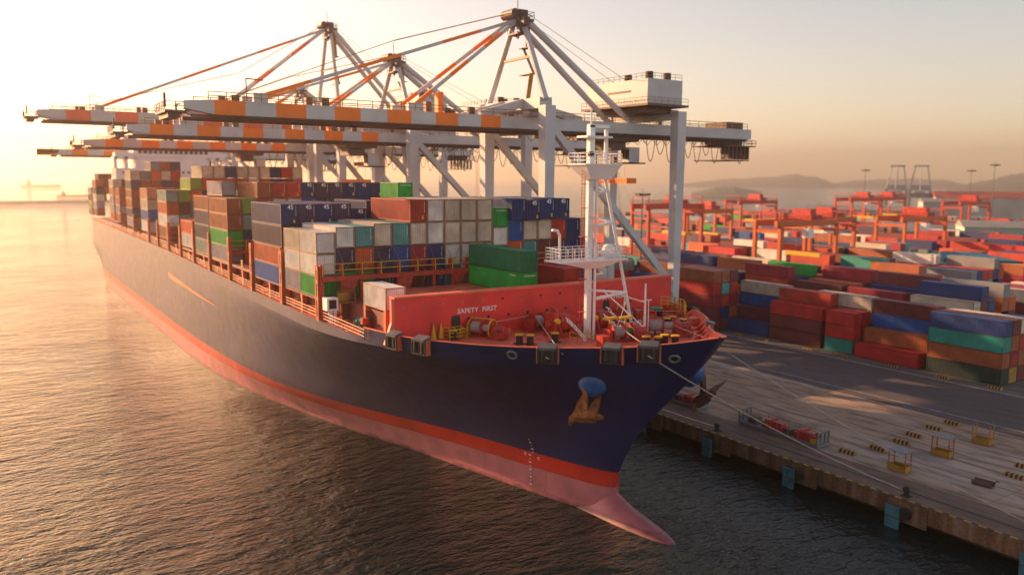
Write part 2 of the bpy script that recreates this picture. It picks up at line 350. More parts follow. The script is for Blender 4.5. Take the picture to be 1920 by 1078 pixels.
# ------------------------------------------------------------------ hull
STEM = [(-1.8, 30.2), (0, 30.4), (1.2, 30.3), (2.2, 30.45), (4.2, 30.75), (6.0, 31.6), (8.4, 33.1), (10.8, 35.0), (12.65, 36.8), (14.7, 38.9), (17.0, 40.9), (20.9, 44.0)]
B0 = [(0, 0.0), (0.15, .55), (0.5, 1.1), (1.2, 1.6), (3, 2.2), (5, 2.8), (10.7, 4.4), (20, 6.7), (26, 8.1), (31, 9.4), (38, 11.5), (47, 13.8), (53, 15.4), (61, 16.9), (65, 17.9), (74, 19.4), (84, 20.6), (96, 21.2), (112, 21.4)]
B4 = [(0, 0.0), (0.4, .4), (1.2, .95), (3, 1.7), (5, 2.4), (10, 4.0), (20, 6.9), (28.7, 10.1), (37.5, 13.5), (48, 16.9), (60, 19.25), (75, 20.5), (93, 21.2), (110, 21.4)]
BT = [(0, 0.0), (0.15, .6), (0.4, 1.3), (1.2, 2.6), (2.2, 3.8), (4.3, 6.0), (8.1, 8.9), (11.2, 12.4), (13.5, 14.5), (15, 15.8), (19.9, 18.8), (23, 19.8), (26, 20.4), (30, 20.9), (44, 21.4)]
def ztop(x):
    if x > 14.2: return lerp_tab(x, [(14.2, 18.85), (31, 19.0), (34, 19.05), (36, 19.15), (39.5, 19.6), (42.5, 20.3), (44, 20.8)])
    return lerp_tab(x, [(-236, 19.9), (-171, 19.6), (-137, 19.4), (-87, 19.15), (-51, 18.5), (-25, 18.1), (0, 17.9), (14.2, 17.75)])
NL = 15
DST = [0, .08, .2, .45, .8, 1.4, 2.2, 3.2, 4.5, 6.5, 9, 11.5, 14, 16.2, 18.3, 20.8, 23.4, 26, 28.5, 29.6, 29.9, 31.5, 34, 39, 44, 51, 58, 66, 74, 84, 96, 112, 130, 150, 170, 190, 210, 225, 240, 252, 262, 270, 276, 280]
LOW = [-1.8, 0, 1.1, 2.5, 3.2, 4.2]
WN = [0.13, 0.27, 0.42, 0.56, 0.70, 0.82, 0.895, 0.90, 1.0]
BWH = [(14.2, 1.15), (31, 1.3), (36, 1.35), (44, 1.5)]
def deck_pt(d):
    """starboard edge of the forecastle deck, inside the bulwark"""
    t = hull_pt(d, NL-1); k = hull_pt(d, NL-2); h = lerp_tab(44-d, BWH)
    p = t+(k-t)*(h/(t.z-k.z)); return p
def hull_pt(d, k):
    xt = 44-d; zt = ztop(xt); zr = lerp_tab(xt, [(-25, 18.1), (0, 17.95), (8, 18.1), (18, 18.8), (31, 19.0)]) if -25 < xt < 31 else zt
    if k < len(LOW): z = LOW[k]; w_ = 0
    else:
        w_ = WN[k-len(LOW)]; z = zt
        if 0.895 <= w_ < 1: z = zr-1.55 if w_ < 0.9 else zr-1.5
        elif w_ < 0.895: z = 4.2 + w_/0.895*(zr-1.75-4.2)
    xs = lerp_tab(z, STEM)
    x = xs-d
    if d > 112:
        x0 = xs-112; xe = -236+max(0, 1-z/17)*11
        x = x0-(d-112)/(280-112)*(x0-xe)
    b0 = lerp_tab(d, B0); b4 = lerp_tab(d, B4); bt = lerp_tab(d, BT)
    if z <= 4.2: b = b0+(b4-b0)*max(0, z)/4.2
    else:
        ww = min(1, w_/0.895); b = b4+(bt-b4)*ww**1.45
    fr = max(0, min(1, (-196-x)/38))
    if z < 10: b -= fr*fr*(1-z/10)*6.5
    b -= max(0, min(1, (-228-x)/9))**2*1.4
    return V((x, -max(b, 0), z))
NL = len(LOW)+len(WN)
ship = thing('container_ship', 'huge navy blue container ship with red forecastle moored along the quay', 'ship')
mb = MB()
grid = {}
for si, sg in enumerate((1, -1)):
    for i, d in enumerate(DST):
        for k in range(NL):
            p = hull_pt(d, k); grid[si, i, k] = len(mb.v); mb.v.append((p.x, p.y*sg, p.z))
    for i in range(len(DST)-1):
        for k in range(NL-1):
            zc = (mb.v[grid[si, i, k]][2]+mb.v[grid[si, i, k+1]][2])/2
            mb.mat = 2 if zc < 2.5 else (1 if zc < 4.2 else 0)
            q = (grid[si, i, k], grid[si, i+1, k], grid[si, i+1, k+1], grid[si, i, k+1])
            mb.face(q if sg > 0 else q[::-1])
n = len(DST)-1
for k in range(NL-1):
    zc = (mb.v[grid[0, n, k]][2]+mb.v[grid[0, n, k+1]][2])/2
    mb.mat = 2 if zc < 2.5 else (1 if zc < 4.2 else 0)
    mb.face((grid[0, n, k], grid[1, n, k], grid[1, n, k+1], grid[0, n, k+1]))
hull = mb.build('hull', [M_navy, M_boot, M_pink], ship, smooth=True, fix=False, angle=28)
# bulbous bow rising to the water surface
mb = MB()
BUL = [(22, 2.7, -.5, 1.6, 1.2, 1.6), (24, 2.62, -.5, 1.8, 1.2, 1.8), (26, 2.48, -.5, 2.05, 1.2, 2.0), (27.5, 2.38, -.5, 2.3, 1.2, 2.3), (29, 2.27, -.5, 2.45, 1.2, 2.6), (30.2, 2.17, -.5, 2.3, 1.2, 2.6), (31.2, 2.08, -.5, 1.9, 1.2, 2.3), (32.4, 1.96, -.5, 1.42, 1.2, 1.9), (34, 1.78, -.55, 1.08, 1.2, 1.5), (35.8, 1.5, -.6, .86, 1.1, 1.25), (37.4, 1.15, -.65, .62, .9, 1.05), (38.6, .76, -.7, .42, .7, 1), (39.3, .36, -.72, .26, .4, 1), (39.6, .02, -.72, .02, .02, 1)]
K = 28
for (x, hw, cz, ht, hb, pw) in BUL:
    for i in range(K):
        t = 2*math.pi*i/K; s_ = math.sin(t)
        mb.v.append((x, hw*math.cos(t), cz+(ht*s_**pw if s_ > 0 else hb*s_)))
for j in range(len(BUL)-1):
    for i in range(K):
        i2 = (i+1) % K; mb.face((j*K+i, (j+1)*K+i, (j+1)*K+i2, j*K+i2))
mb.build('bulbous_bow', M_pink, ship, smooth=True)
# deck, bulwark inside and cap
DECKZ = 17.7
mb = MB()
for d0, d1 in zip(DST, DST[1:]):
    a = hull_pt(d0, NL-1); b = hull_pt(d1, NL-1)
    za, zb = ztop(a.x)-0.04, ztop(b.x)-0.04
    if a.x > 14: a = deck_pt(d0); za = a.z
    if b.x > 14: b = deck_pt(d1); zb = b.z
    ya = max(0.0, -a.y-0.12); yb = max(0, -b.y-0.12)
    mb.quad((a.x-0.1, -ya, za), (a.x-0.1, ya, za), (b.x-0.1, yb, zb), (b.x-0.1, -yb, zb))
mb.build('deck', M_deck, ship)
mb = MB()
for sg in (1, -1):
    prev = None
    for d in [x for x in DST if 0.08 <= x <= 29.6]:
        p = hull_pt(d, NL-1); q = hull_pt(d+0.01, NL-1); t = (q-p); nrm = V((t.y, -t.x, 0)).normalized()
        if nrm.y < 0: nrm = -nrm
        inn = p+nrm*0.22; inn.y = min(inn.y, 0); dkp = deck_pt(d)
        c = [(p.x, p.y*sg, p.z+0.003), (p.x, p.y*sg, p.z+0.07), (inn.x, inn.y*sg, p.z+0.07), (dkp.x+nrm.x*.22, min(0, dkp.y+nrm.y*.22)*sg, dkp.z-0.02)]
        if prev:
            for i in range(3): mb.quad(prev[i], c[i], c[i+1], prev[i+1])
        prev = c
    # stiffening brackets inside
    for d in range(3, 29, 2):
        p = hull_pt(d, NL-1); q = deck_pt(d)
        if -p.y > 2: mb.prism([(q.x-.1, (q.y+.22)*sg, q.z), (p.x-.1, (p.y+.22)*sg, p.z-0.1), (q.x-.5, (q.y+1.0)*sg, q.z)], (0.06, 0, 0))
mb.build('bulwark', M_deck, ship)
# thin tapering orange strip along the hull side
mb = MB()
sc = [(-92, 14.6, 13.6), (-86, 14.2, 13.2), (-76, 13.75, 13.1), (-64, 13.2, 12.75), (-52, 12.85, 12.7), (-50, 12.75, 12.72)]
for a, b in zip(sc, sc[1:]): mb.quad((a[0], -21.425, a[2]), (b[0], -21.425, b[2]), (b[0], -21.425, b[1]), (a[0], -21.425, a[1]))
mb.build('orange_strip', M_orangepost, ship)
# draught marks on the bow
def hull_at(x, z):
    """starboard surface point and outward normal near x, z"""
    best = None
    def pt(x, z):
        xs = lerp_tab(z, STEM); d = max(0, xs-x)
        b0 = lerp_tab(d, B0); b4 = lerp_tab(d, B4); bt = lerp_tab(d, BT)
        if z <= 4.2: b = b0+(b4-b0)*max(0, z)/4.2
        else:
            zt = max(ztop(44-d), 18.1); b = b4+(bt-b4)*min(1, (z-4.2)/(zt-1.75-4.2))**1.45
        return V((x, -b, z))
    p = pt(x, z); a = pt(x+0.3, z)-p; b = pt(x, z+0.3)-p
    n = b.cross(a).normalized()
    if n.y > 0: n = -n
    return p, n, a.normalized(), b.normalized()
mk = bpy.data.objects.new('draught_marks', None); COL.objects.link(mk); mk.parent = ship
for i in range(14):
    z = 0.5+i*0.42; p, nn, ax, ay = hull_at(20.6-0.03*i+ (0.05*i if z > 4.2 else 0), z)
    mb_n = str(60+i*2 if i else 60)[-1]+('' if i % 2 else 'M')
    lettering('numeral', mb_n, 0.26, frame(p+nn*0.09, ax, ay), mk)
for dx, dz in ((-0.9, 0.25), (0.95, 0.1)):
    p, nn, ax, ay = hull_at(20.6+dx, 3.6+dz); lettering('thruster_symbol', 'X' if dx < 0 else 'C', 0.5, frame(p+nn*0.09, ax, ay), mk)
def mark_root(): pass

# hatch coaming and covers
mb = MB(); mb.box(-182, 13.6, -18.3, 18.3, 17.6, 20.2)
for y in (-12.3, -6.2, 6.2, 12.3): mb.box(-182, 13.4, y-0.05, y+0.05, 20.2, 20.3)
for bx in range(-180, 12, 7): mb.box(bx, bx+0.25, -19.0, -18.3, 17.9, 20.1)
mb.build('hatch_coaming', M_hatch, ship)
mb = MB()
for (x0, x1) in ((-12.4, 0.2), (-26.3, -13.8), (-40, -27.6), (-53.4, -40.8), (-65.2, -53.6), (-77.4, -66.6), (-101.8, -90.6), (-113.2, -102.6), (-124.6, -114), (-147.6, -137.4), (-168.4, -159.4), (-180.6, -170.8)):
    mb.box(x0, x1, -21.2, 21.2, 20.22 if x0 > -30 else 20.6, 20.44 if x0 > -30 else 21.0)
mb.build('hatch_cover', M_hatch, ship)
mb = MB(); mb.box(1.6, 13.2, -12.2, 18.0, 20.36, 21.1); mb.build('hatch_cover', M_deck, ship)
# side posts along the starboard deck edge carrying the outer stacks
def stanchion(x, z1, w=0.55, fork=True, y=-20.75, mat=None):
    m = MB(); z0 = ztop(x)-0.05
    m.box(x-w/2, x+w/2, y-0.3, y+0.3, z0, z1-0.9)
    if fork: m.hexa([(x-w/2, y-.3, z1-.9), (x+w/2, y-.3, z1-.9), (x+w/2, y+.3, z1-.9), (x-w/2, y+.3, z1-.9)], [(x-w, y-.35, z1), (x+w, y-.35, z1), (x+w, y+.35, z1), (x-w, y+.35, z1)])
    m.build('stanchion', mat or M_orangepost, ship)
for x in (-0.4, -6.3, -12.9, -19.9, -26.9, -33.8, -40.2, -47, -53.6, -59.4, -65.8, -72, -78, -84, -90.2, -96, -102, -108, -113.7, -119.5, -125, -131, -137, -142.5, -148, -154, -159.2, -164, -169.6, -175.6, -181): stanchion(x, 20.55 if x > -30 else (20.9 if x > -45 else 21.0))
for x in (0.6, -13.2, -27.4, -40.2, -53.6, -66.0, -78, -90.2, -102.2, -113.8):      # tall cell guide posts with slots
    m = MB(); zb = ztop(x)
    for dx in (-0.32, 0.32): m.box(x+dx-0.13, x+dx+0.13, -21.55, -21.05, zb, 24.4 if x > -1 else 25.2)
    for z in (zb+0.3, zb+2.7, 22.6, 24.2 if x > -1 else 25.0): m.box(x-0.2, x+0.2, -21.52, -21.08, z-0.35, z+0.15)
    m.build('cell_guide_post', M_orangepost, ship)
m = MB()
pts = [(x, -21.2, ztop(x)-0.02) for x in range(-232, 15, 6)] + [(14, -20.8, 17.75)]
rail_mb(m, pts, 1.1, 3, 1.5, 0.035)
m.build('deck_railing', M_orangepost, ship)

# lashing bridges
def lashing_bridge(x, z0, zb, zr, y0, y1, pitch=2.48):
    m = MB()
    n = int(round((y1-y0)/pitch))
    for i in range(n+1):
        y = y0+i*pitch
        top = zr-0.05 if i % 2 == 0 or True else zb
        lo = z0 if i % 2 == 0 or i < 3 else zb
        m.box(x-0.22, x+0.22, y-0.2, y+0.2, lo, top)
        if i % 3 == 1: m.prism([(x+.2, y, zb-0.3), (x+.2, y+2.2, zb-0.3), (x+.2, y+0.3, z0+0.6), (x+.2, y-0.1, z0+0.6)], (0.1, 0, 0))
    m.box(x-0.5, x+0.5, y0, y1, zb-0.55, zb)
    m.box(x-0.5, x+0.5, y0, y1, z0+0.2, z0+0.4)
    o = m.build('lashing_bridge', M_redsteel, ship)
    m = MB()
    rail_mb(m, [(x+0.45, y0, zb), (x+0.45, y1, zb)], zr-zb, 2, 2.48, 0.055)
    m.build('walkway_rail', M_yellow, o)
    m = MB()
    for i in range(n):
        for dy in (0.8, 1.6): m.tube((x+0.3, y0+i*pitch+dy, z0+0.4), (x+0.3, y0+i*pitch+dy, zb-0.5), 0.02, k=4)
    m.build('lashing_rod', M_grey, o)
lashing_bridge(1.2, 18.2, 23.1, 24.6, -21.1, 18.8)
lashing_bridge(-40.3, 18.6, 23.0, 24.6, -21.1, 18.8)
lashing_bridge(-27.2, 18.4, 22.9, 24.5, -21.1, -8.6)
lashing_bridge(-90.1, 19.2, 23.4, 25.0, -21.1, -6.2)
lashing_bridge(-137, 19.4, 23.6, 25.1, -21.1, -11.1)

# ---- deckhouse
HX = -200
dh = MB(); dh.box(HX-11, HX, -16.5, 18.8, 19.5, 37.5); dh.box(HX-10, HX, -10, 12.3, 37.5, 41.2); dh.box(HX-9.5, HX+0.3, -11, 13.3, 41.2, 44.0); dh.box(HX-9.8, HX+0.7, -11.4, 13.7, 44.0, 44.3)
for sg, a, b in ((-1, -10, -16.5), (1, 12.3, 18.8)):
    for t in (0.0, 0.5, 1.0):
        y = a+(b-a)*t; dh.box(HX-6, HX+0.05, y-0.5, y+0.5, 37.5, 41.2)
    dh.box(HX-6, HX+0.05, min(a, b), max(a, b), 40.4, 42.6)
dk = dh.build('deckhouse', M_white, ship)
m = MB()
for y in [-9+1.6*i for i in range(14)]: m.box(HX+0.28, HX+0.34, y-0.6, y+0.6, 42.3, 43.4)
m.build('bridge_window', M_glass, dk)
for z, ys in ((36.2, (-14.2, -11.6, -8.4, 1.8, 3.0, 4.2, 6.0, 10.2, 14.4)), (33.4, (1.6, 3.2, 6.2)), (30.5, (-4, 2, 6))):
    for y in ys:
        m = MB(); m.box(HX+0.0, HX+0.05, y-0.35, y+0.35, z-0.35, z+0.35); m.build('porthole', M_glass, dk)
m = MB(); m.tube((HX-4, 1, 44.3), (HX-4, 1, 52), 0.35, 0.2); m.beam((HX-4, -3, 49), (HX-4, 5, 49), 0.2, 0.2); m.build('radar_mast', M_white, dk)
m = MB(); m.box(HX-26, HX-19, -5, 7, 20, 43); m.build('funnel', M_navy, ship)
m = MB(); rail_mb(m, [(HX+0.2, -16.5, 42.6), (HX+0.2, -11.2, 42.6)], 1.1); rail_mb(m, [(HX+0.2, 13.6, 42.6), (HX+0.2, 18.8, 42.6)], 1.1); m.build('bridge_wing_rail', M_white, dk)

# ---- forecastle breakwater wall
WX = 17.2
m = MB()
m.prism([(WX-0.14, -19.25, DECKZ), (WX-0.14, -19.35, 20.4), (WX-0.14, -19.2, 22.3), (WX-0.14, 19.9, 22.4), (WX-0.14, 20.0, 19.6), (WX-0.14, 19.2, DECKZ)], (0.28, 0, 0))
bw = m.build('breakwater_wall', M_redwall, ship)
m = MB(); m.box(WX-1.0, WX+0.2, -19.3, 20.0, 22.35, 22.55); m.box(WX-0.2, WX+0.2, -19.62, -19.3, DECKZ+2.2, 22.4)
m.prism([(WX-0.2, -19.62, DECKZ+2.2), (WX-0.2, -19.3, DECKZ+2.2), (WX-0.2, -19.3, DECKZ), (WX-0.2, -20.4, DECKZ)], (0.4, 0, 0))
m.build('capping_flange', M_deck, bw)
m = MB()
for y in range(-18, 20, 3): m.prism([(WX-0.14, y, 22.2), (WX-2.2, y, DECKZ+0.4), (WX-0.14, y, DECKZ+0.4)], (0, 0.1, 0))
m.build('buttress', M_redwall, bw)
m = MB()
dp = [(-12.6, 17.95), (-11.45, 17.95), (-11.45, 19.75), (-11.6, 20.05), (-12.45, 20.05), (-12.6, 19.75)]
m.prism([(WX+0.142, y, z) for y, z in dp], (0.02, 0, 0)); m.build('doorway', M_black, bw)
m = MB(); m.prism([(WX+0.142, 8.3+y*-1+0, z) for y, z in [(-1.3, 17.95), (-0.2, 17.95), (-0.2, 19.75), (-0.35, 20.05), (-1.15, 20.05), (-1.3, 19.75)]][::-1], (0.02, 0, 0)); m.build('doorway', M_black, bw)
def disc(name, y, z, r, mat, par=bw, x=WX+0.142):
    m = MB(); m.tube((x, y, z), (x+0.025, y, z), r, k=16); return m.build(name, mat, par)
for i, y in enumerate((-10.35, -7.85, -5.2, -2.6, 0.1, 2.8, 5.4, 13)): disc('drain_hole', y, 19.55+0.02*i, 0.17, M_black)
for i, (y, mt) in enumerate(((-18.2, M_grey), (-16, M_dullyellow), (-13.6, M_dullyellow), (-11.2, M_dullyellow), (-8.6, M_grey), (-6, M_dark), (-3.4, M_greenpaint), (-0.8, M_dark), (2, M_dark), (4.5, M_dullyellow), (9, M_dark))): disc('inlet_plug', y, 21.45, 0.15, mt)
for y0 in (-9.3, 9.6):
    lettering('lettering', 'SAFETY  FIRST', 0.72, frame((WX+0.16, y0, 20.45), (0, 1, 0), (0, 0, 1)), bw, 1.12)
m = MB(); m.prism([(WX+0.142, -18.9, 18.4), (WX+0.142, 19, 18.4), (WX+0.142, 19, 18.44), (WX+0.142, -18.9, 18.44)], (0.02, 0, 0)); m.build('weld_seam', M_redsteel, bw)
for y in (-14.9, -14.0, 10.6, 11.4):
    m = MB(); m.tube((WX+0.45, y, DECKZ+0.1), (WX+0.45, y, DECKZ+1.75), 0.34, 0.03, k=12)
    m.build('ventilator_cone', M_yellow, ship, smooth=False)
m = MB(); m.box(WX+0.15, WX+0.3, -15.0, -14.0, 19.0, 19.5); m.build('wall_bracket', M_redsteel, bw)

# ---- foremast
fm = bpy.data.objects.new('foremast', None); COL.objects.link(fm); fm.parent = ship; fm.location = (25.6, 0, DECKZ)
m = MB(); m.box(-0.25, 0.2, -0.75, -0.1, 0, 18.4); m.build('mast_column', M_white, fm)
m = MB(); m.tube((0.42, 0.1, 0), (0.42, 0.12, 18.4), 0.15, k=14); m.build('mast_tube', M_white, fm, smooth=True, angle=40)
m = MB(); m.tube((-0.2, 6.3, 0), (0.2, 1.1, 18.4), 0.18, k=14); m.build('mast_tube', M_white, fm, smooth=True, angle=40)
for z in (4.4, 8.6, 12.2, 15.6):
    y = 6.3-(6.3-1.1)*z/18.4; e_ = V((-0.2+0.5*z/18.4, y, z+0.25))
    for a_, r_ in (((0.7, 0.1, z), 0.17), ((0.2, -0.5, z+0.9), 0.13)):
        m = MB(); m.tube(a_, e_, r_, k=10); m.build('cross_brace', M_white, fm)
m = MB()
m.hexa([(-0.4, -1.05, 17.0), (0.9, -1.05, 17.0), (0.9, 1.7, 17.0), (-0.4, 1.7, 17.0)], [(-1.4, -2.2, 18.5), (1.5, -2.2, 18.5), (1.5, 2.6, 18.5), (-1.4, 2.6, 18.5)]); m.box(-1.5, 1.6, -2.3, 2.7, 18.5, 18.62)
pf = m.build('mast_platform', M_white, fm)
m = MB(); rail_mb(m, [(-1.4, -2.2, 18.62), (1.5, -2.2, 18.62), (1.5, 2.6, 18.62), (-1.4, 2.6, 18.62), (-1.4, -2.2, 18.62)], 1.1, 3, 1.1, 0.03); m.build('platform_rail', M_white, pf)
m = MB(); m.box(-0.3, 0.3, -0.75, -0.1, 18.6, 22.6); m.tube((0.3, 1.4, 18.6), (0.3, 1.4, 22.2), 0.22); m.box(-0.9, 0.9, -1.6, 1.8, 21.3, 21.5); m.box(-0.2, 0.3, -0.8, 1.9, 22.4, 22.7); m.tube((0, -0.4, 22.6), (0, -0.4, 24.3), 0.08); m.build('mast_topmast', M_white, fm)
m = MB(); m.tube((0.8, -1.2, 19.6), (1.2, -1.2, 19.6), 0.3); m.build('navigation_light', M_dark, pf)
m = MB(); m.box(0.5, 1.0, 1.9, 2.4, 18.8, 19.4); m.build('navigation_light', M_dark, pf)
m = MB()
m.hexa([(-0.5, -1.4, 7.7), (0.9, -1.4, 7.7), (0.9, 0.5, 7.7), (-0.5, 0.5, 7.7)], [(-1.2, -5.2, 8.5), (1.5, -5.2, 8.5), (1.5, 3.6, 8.5), (-1.2, 3.6, 8.5)]); m.box(-1.3, 1.6, -5.3, 3.7, 8.5, 8.62)
pl = m.build('lower_platform', M_white, fm)
m = MB(); rail_mb(m, [(1.5, -5.2, 8.62), (-1.2, -5.2, 8.62), (-1.2, 3.6, 8.62), (1.5, 3.6, 8.62), (1.5, -5.2, 8.62)], 1.3, 4, 0.9, 0.035); m.build('platform_rail', M_white, pl)
m = MB(); m.path([(-0.4, -4.0, 8.6), (-0.4, -4.0, 11.2), (-0.4, -4.3, 11.7), (-0.4, -5.0, 11.8)], 0.14, 8); m.build('davit', M_white, pl)
m = MB(); m.sphere((0.4, 1.9, 9.4), 0.75, 12, 8, (1, 1, 1.05)); m.build('radome', M_white, pl, smooth=True)
m = MB()
for y in (-1.35, -1.75): m.tube((0.3, y, 0.2), (0.3, y, 18), 0.035, k=5)
for i in range(50): m.tube((0.3, -1.35, 0.4+i*0.35), (0.3, -1.75, 0.4+i*0.35), 0.02, k=4)
for z in (3, 6.5, 11, 14, 16.5): m.box(-0.1, 0.4, -1.8, -0.95, z, z+0.06)
m.build('mast_ladder', M_redsteel, fm)
m = MB()
for (a, b) in (((0, 3, 18.4), (9, 6.5, 0.3)), ((0, 3.3, 18.5), (-8, 12, 3)), ((0.5, 2.5, 18.4), (5, 2.0, 0.2))): m.tube(a, b, 0.014, k=4)
m.build('stay_wire', M_grey, fm)

# ---- mooring gear
def winch(x, y, rz, n=2, s=1.0, green=False, guard=True):
    w_ = bpy.data.objects.new('mooring_winch', None); COL.objects.link(w_); w_.parent = ship; w_.location = (x, y, DECKZ); w_.rotation_euler = (0, 0, rz); w_.scale = (s, s, s)
    m = MB()
    m.box(-0.8, 0.8, -2.1, -1.75, 0, 1.6); m.box(-0.8, 0.8, 1.5, 2.5, 0, 1.25); m.tube((0, 1.5, 1.15), (0, 3.3, 1.15), 0.5, k=14); m.box(-1.0, 1.0, -2.4, 2.8, 0, 0.18)
    m.box(-0.5, 0.9, 2.5, 3.5, 0.15, 1.0)
    m.build('winch_frame', M_redsteel, w_)
    for yy in (-1.55, 0.1, 1.35):
        m = MB(); m.tube((0, yy-0.06, 1.2), (0, yy+0.06, 1.2), 1.05, k=24); m.build('drum_flange', M_redsteel, w_)
    m = MB(); m.tube((0, -1.49, 1.2), (0, 0.04, 1.2), 0.62, k=20)
    for i in range(9): m.ring((0, -1.4+i*0.17, 1.2), (0, 1, 0), 0.63, 0.075, 18, 5)
    m.build('rope_coil', M_coil, w_)
    m = MB(); m.tube((0, 0.16, 1.2), (0, 1.29, 1.2), 0.45, k=18); m.build('rope_drum', M_coil if not green else M_greenpaint, w_)
    if guard:
        m = MB(); m.ring((0, -1.6, 1.2), (0, 1, 0), 1.12, 0.06, 16, 5); m.ring((0, 1.45, 1.2), (0, 1, 0), 1.14, 0.09, 16, 5); m.box(-0.1, 0.1, -1.6, 1.5, 2.35, 2.45); m.build('drum_guard', M_yellow, w_)
    return w_
winch(19.0, -9.6, R(-62), s=0.86)
winch(18.8, -1.8, R(8), s=0.9, guard=False)
winch(28.6, 1.9, R(-12), s=0.86, green=True, guard=False)
winch(28.6, 7.6, R(-35), s=0.95, guard=False)
winch(20.5, 9.5, R(20), s=0.85, guard=False)
for (x, y) in ((23.4, -1.9), (23.6, 3.2)):
    wl = bpy.data.objects.new('anchor_windlass', None); COL.objects.link(wl); wl.parent = ship; wl.location = (x, y, DECKZ)
    m = MB(); m.box(-1.8, 0.6, -1.5, 1.5, 0, 0.5); m.box(-1.6, 0.2, -1.45, -0.9, 0.5, 2.6); m.box(-1.6, 0.2, 0.7, 1.5, 0.5, 2.2)
    m.prism([(-1.7, -0.9, 0.5), (0.6, -0.9, 0.5), (-0.3, -0.9, 3.0), (-1.3, -0.9, 3.2)], (0, 0.25, 0)); m.build('windlass_frame', M_redsteel, wl)
    m = MB(); m.tube((-0.5, -0.6, 1.5), (-0.5, 0.6, 1.5), 1.0, k=20); m.tube((-0.5, -1.9, 1.5), (-0.5, 2.2, 1.5), 0.4, k=14); m.build('chain_wheel', M_redsteel, wl)
    m = MB(); m.tube((0.3, -1.3, 1.9), (0.8, -1.3, 1.9), 0.28); m.build('brake_handle', M_yellow, wl)
    m = MB()
    rail_mb(m, [(2.6, -1.2, 0.05), (3.9, -1.2, 0.05), (3.9, 1.2, 0.05), (2.6, 1.2, 0.05)], 1.0, 2, 1.2, 0.035); m.build('guard_rail', M_yellow, wl)
    m = MB()
    for i in range(9):
        t = i/8; c = V((0.4+3.2*t, 0, 1.9-1.5*t**1.3)); a = V((1, 0, -0.6)).normalized()
        sidev = V((0, 1, 0)) if i % 2 else V((0.4, 0, 0.8)).normalized()
        p = [c+a*0.32*math.cos(q)+sidev*0.17*math.sin(q) for q in [k*math.pi/5 for k in range(11)]]
        m.path(p, 0.06, 5)
    m.build('anchor_chain', M_white, wl)
# spare chain hung from the mast side
m = MB()
for i in range(16):
    t = i/15; c = V((24.6+2.8*t, 3.2+2.3*t, 20.6-1.3*t-0.9*math.sin(math.pi*t))); a = V((1, 0.8, -0.45)).normalized()
    sidev = V((0, 0, 1)) if i % 2 else V((-0.6, 0.8, 0))
    m.path([c+a*0.22*math.cos(q)+sidev*0.13*math.sin(q) for q in [k*math.pi/4 for k in range(9)]], 0.045, 5)
m.build('spare_chain', M_white, ship)
# small jackstaff mast with boom
sm = bpy.data.objects.new('signal_mast', None); COL.objects.link(sm); sm.parent = ship; sm.location = (29.0, 4.7, DECKZ)
m = MB(); m.tube((0, 0, 0), (0, 0, 6.0), 0.13, 0.1, k=10); m.tube((0.15, 0.35, 0), (0.15, 0.35, 4.2), 0.05, k=6); m.beam((0, -0.5, 4.2), (0, 0.9, 4.2), 0.08, 0.08); m.build('mast_pole', M_white, sm)
m = MB(); m.tube((-0.1, 0, 4.0), (-4.2, -2.3, 5.0), 0.07, k=6); m.tube((0, 0, 1.2), (-4.2, -2.3, 4.9), 0.07, k=6); m.tube((-2.1, -1.1, 3.0), (-2.1, -1.1, 4.5), 0.05, k=6); m.tube((-3, -1.7, 0), (-2.6, -0.2, 4.3), 0.05, k=6); m.build('mast_stay', M_white, sm)
BOL = [(24.2, -8.3), (24.95, -7.45), (25.4, -4.6), (31.8, 2.4), (32.7, 3.2), (32.2, 4.6), (33.1, 5.25), (24.4, 13.4), (26.3, 13.2), (24.9, 12.0), (16.0, 17.6+0.8), (18.8, 16.6), (18.6, -13.0)]
for (x, y) in BOL:
    m = MB(); m.tube((0, 0, 0), (0, 0, 0.95), 0.36, k=16); m.box(-0.5, 0.5, -0.5, 0.5, 0, 0.08)
    o = m.build('bollard', M_black, ship); o.location = (x, y, DECKZ)
    m = MB(); m.tube((0, 0, 0.95), (0, 0, 1.05), 0.46, k=16); m.build('bollard_cap', M_yellow, o)
m = MB(); m.box(29.1, 30.1, -2.0, -1.1, DECKZ, DECKZ+1.1); m.build('deck_locker', M_redsteel, ship)
m = MB(); m.box(18.6, 19.8, -7.7, -6.5, DECKZ, DECKZ+0.8); m.build('deck_locker', M_deck, ship)
m = MB(); m.box(25.0, 26.2, 16.2-1.4, 17.6-1.4, DECKZ, DECKZ+0.9); m.build('deck_locker', M_deck, ship)
m = MB()
rail_mb(m, [(15.4+2.1, -13.7, DECKZ), (17.6, -11.6, DECKZ)], 1.15, 3, 0.7, 0.045); rail_mb(m, [(18.9, -13.6, DECKZ), (18.9, -11.8, DECKZ), (17.6, -11.6, DECKZ)], 1.15, 3, 0.7, 0.045); rail_mb(m, [(18.7, -11.5, DECKZ), (17.5, -10.2, DECKZ)], 1.15, 3, 0.7, 0.045)
m.build('access_rail', M_yellow, ship)
m = MB(); rail_mb(m, [(19.4, 18.6, 18.6), (21.6, 17.9, 18.6), (22.8, 17.1, 18.3)], 1.4, 3, 0.8, 0.06); rail_mb(m, [(19.4, 18.6, 18.6), (18.2, 17.4, 18.6)], 1.4, 3, 0.7, 0.06); m.build('access_rail', M_yellow, ship)
m = MB(); m.sphere((0, 0, 0), 0.6, 14, 6, (1, 1, 0.35)); o = m.build('valve_cover', M_greenpaint, ship); o.location = (28.0, 7.2, DECKZ+3.0)
m = MB(); m.tube((28, 7.2, DECKZ), (28, 7.2, DECKZ+3), 0.12); m.build('vent_pipe', M_redsteel, ship)
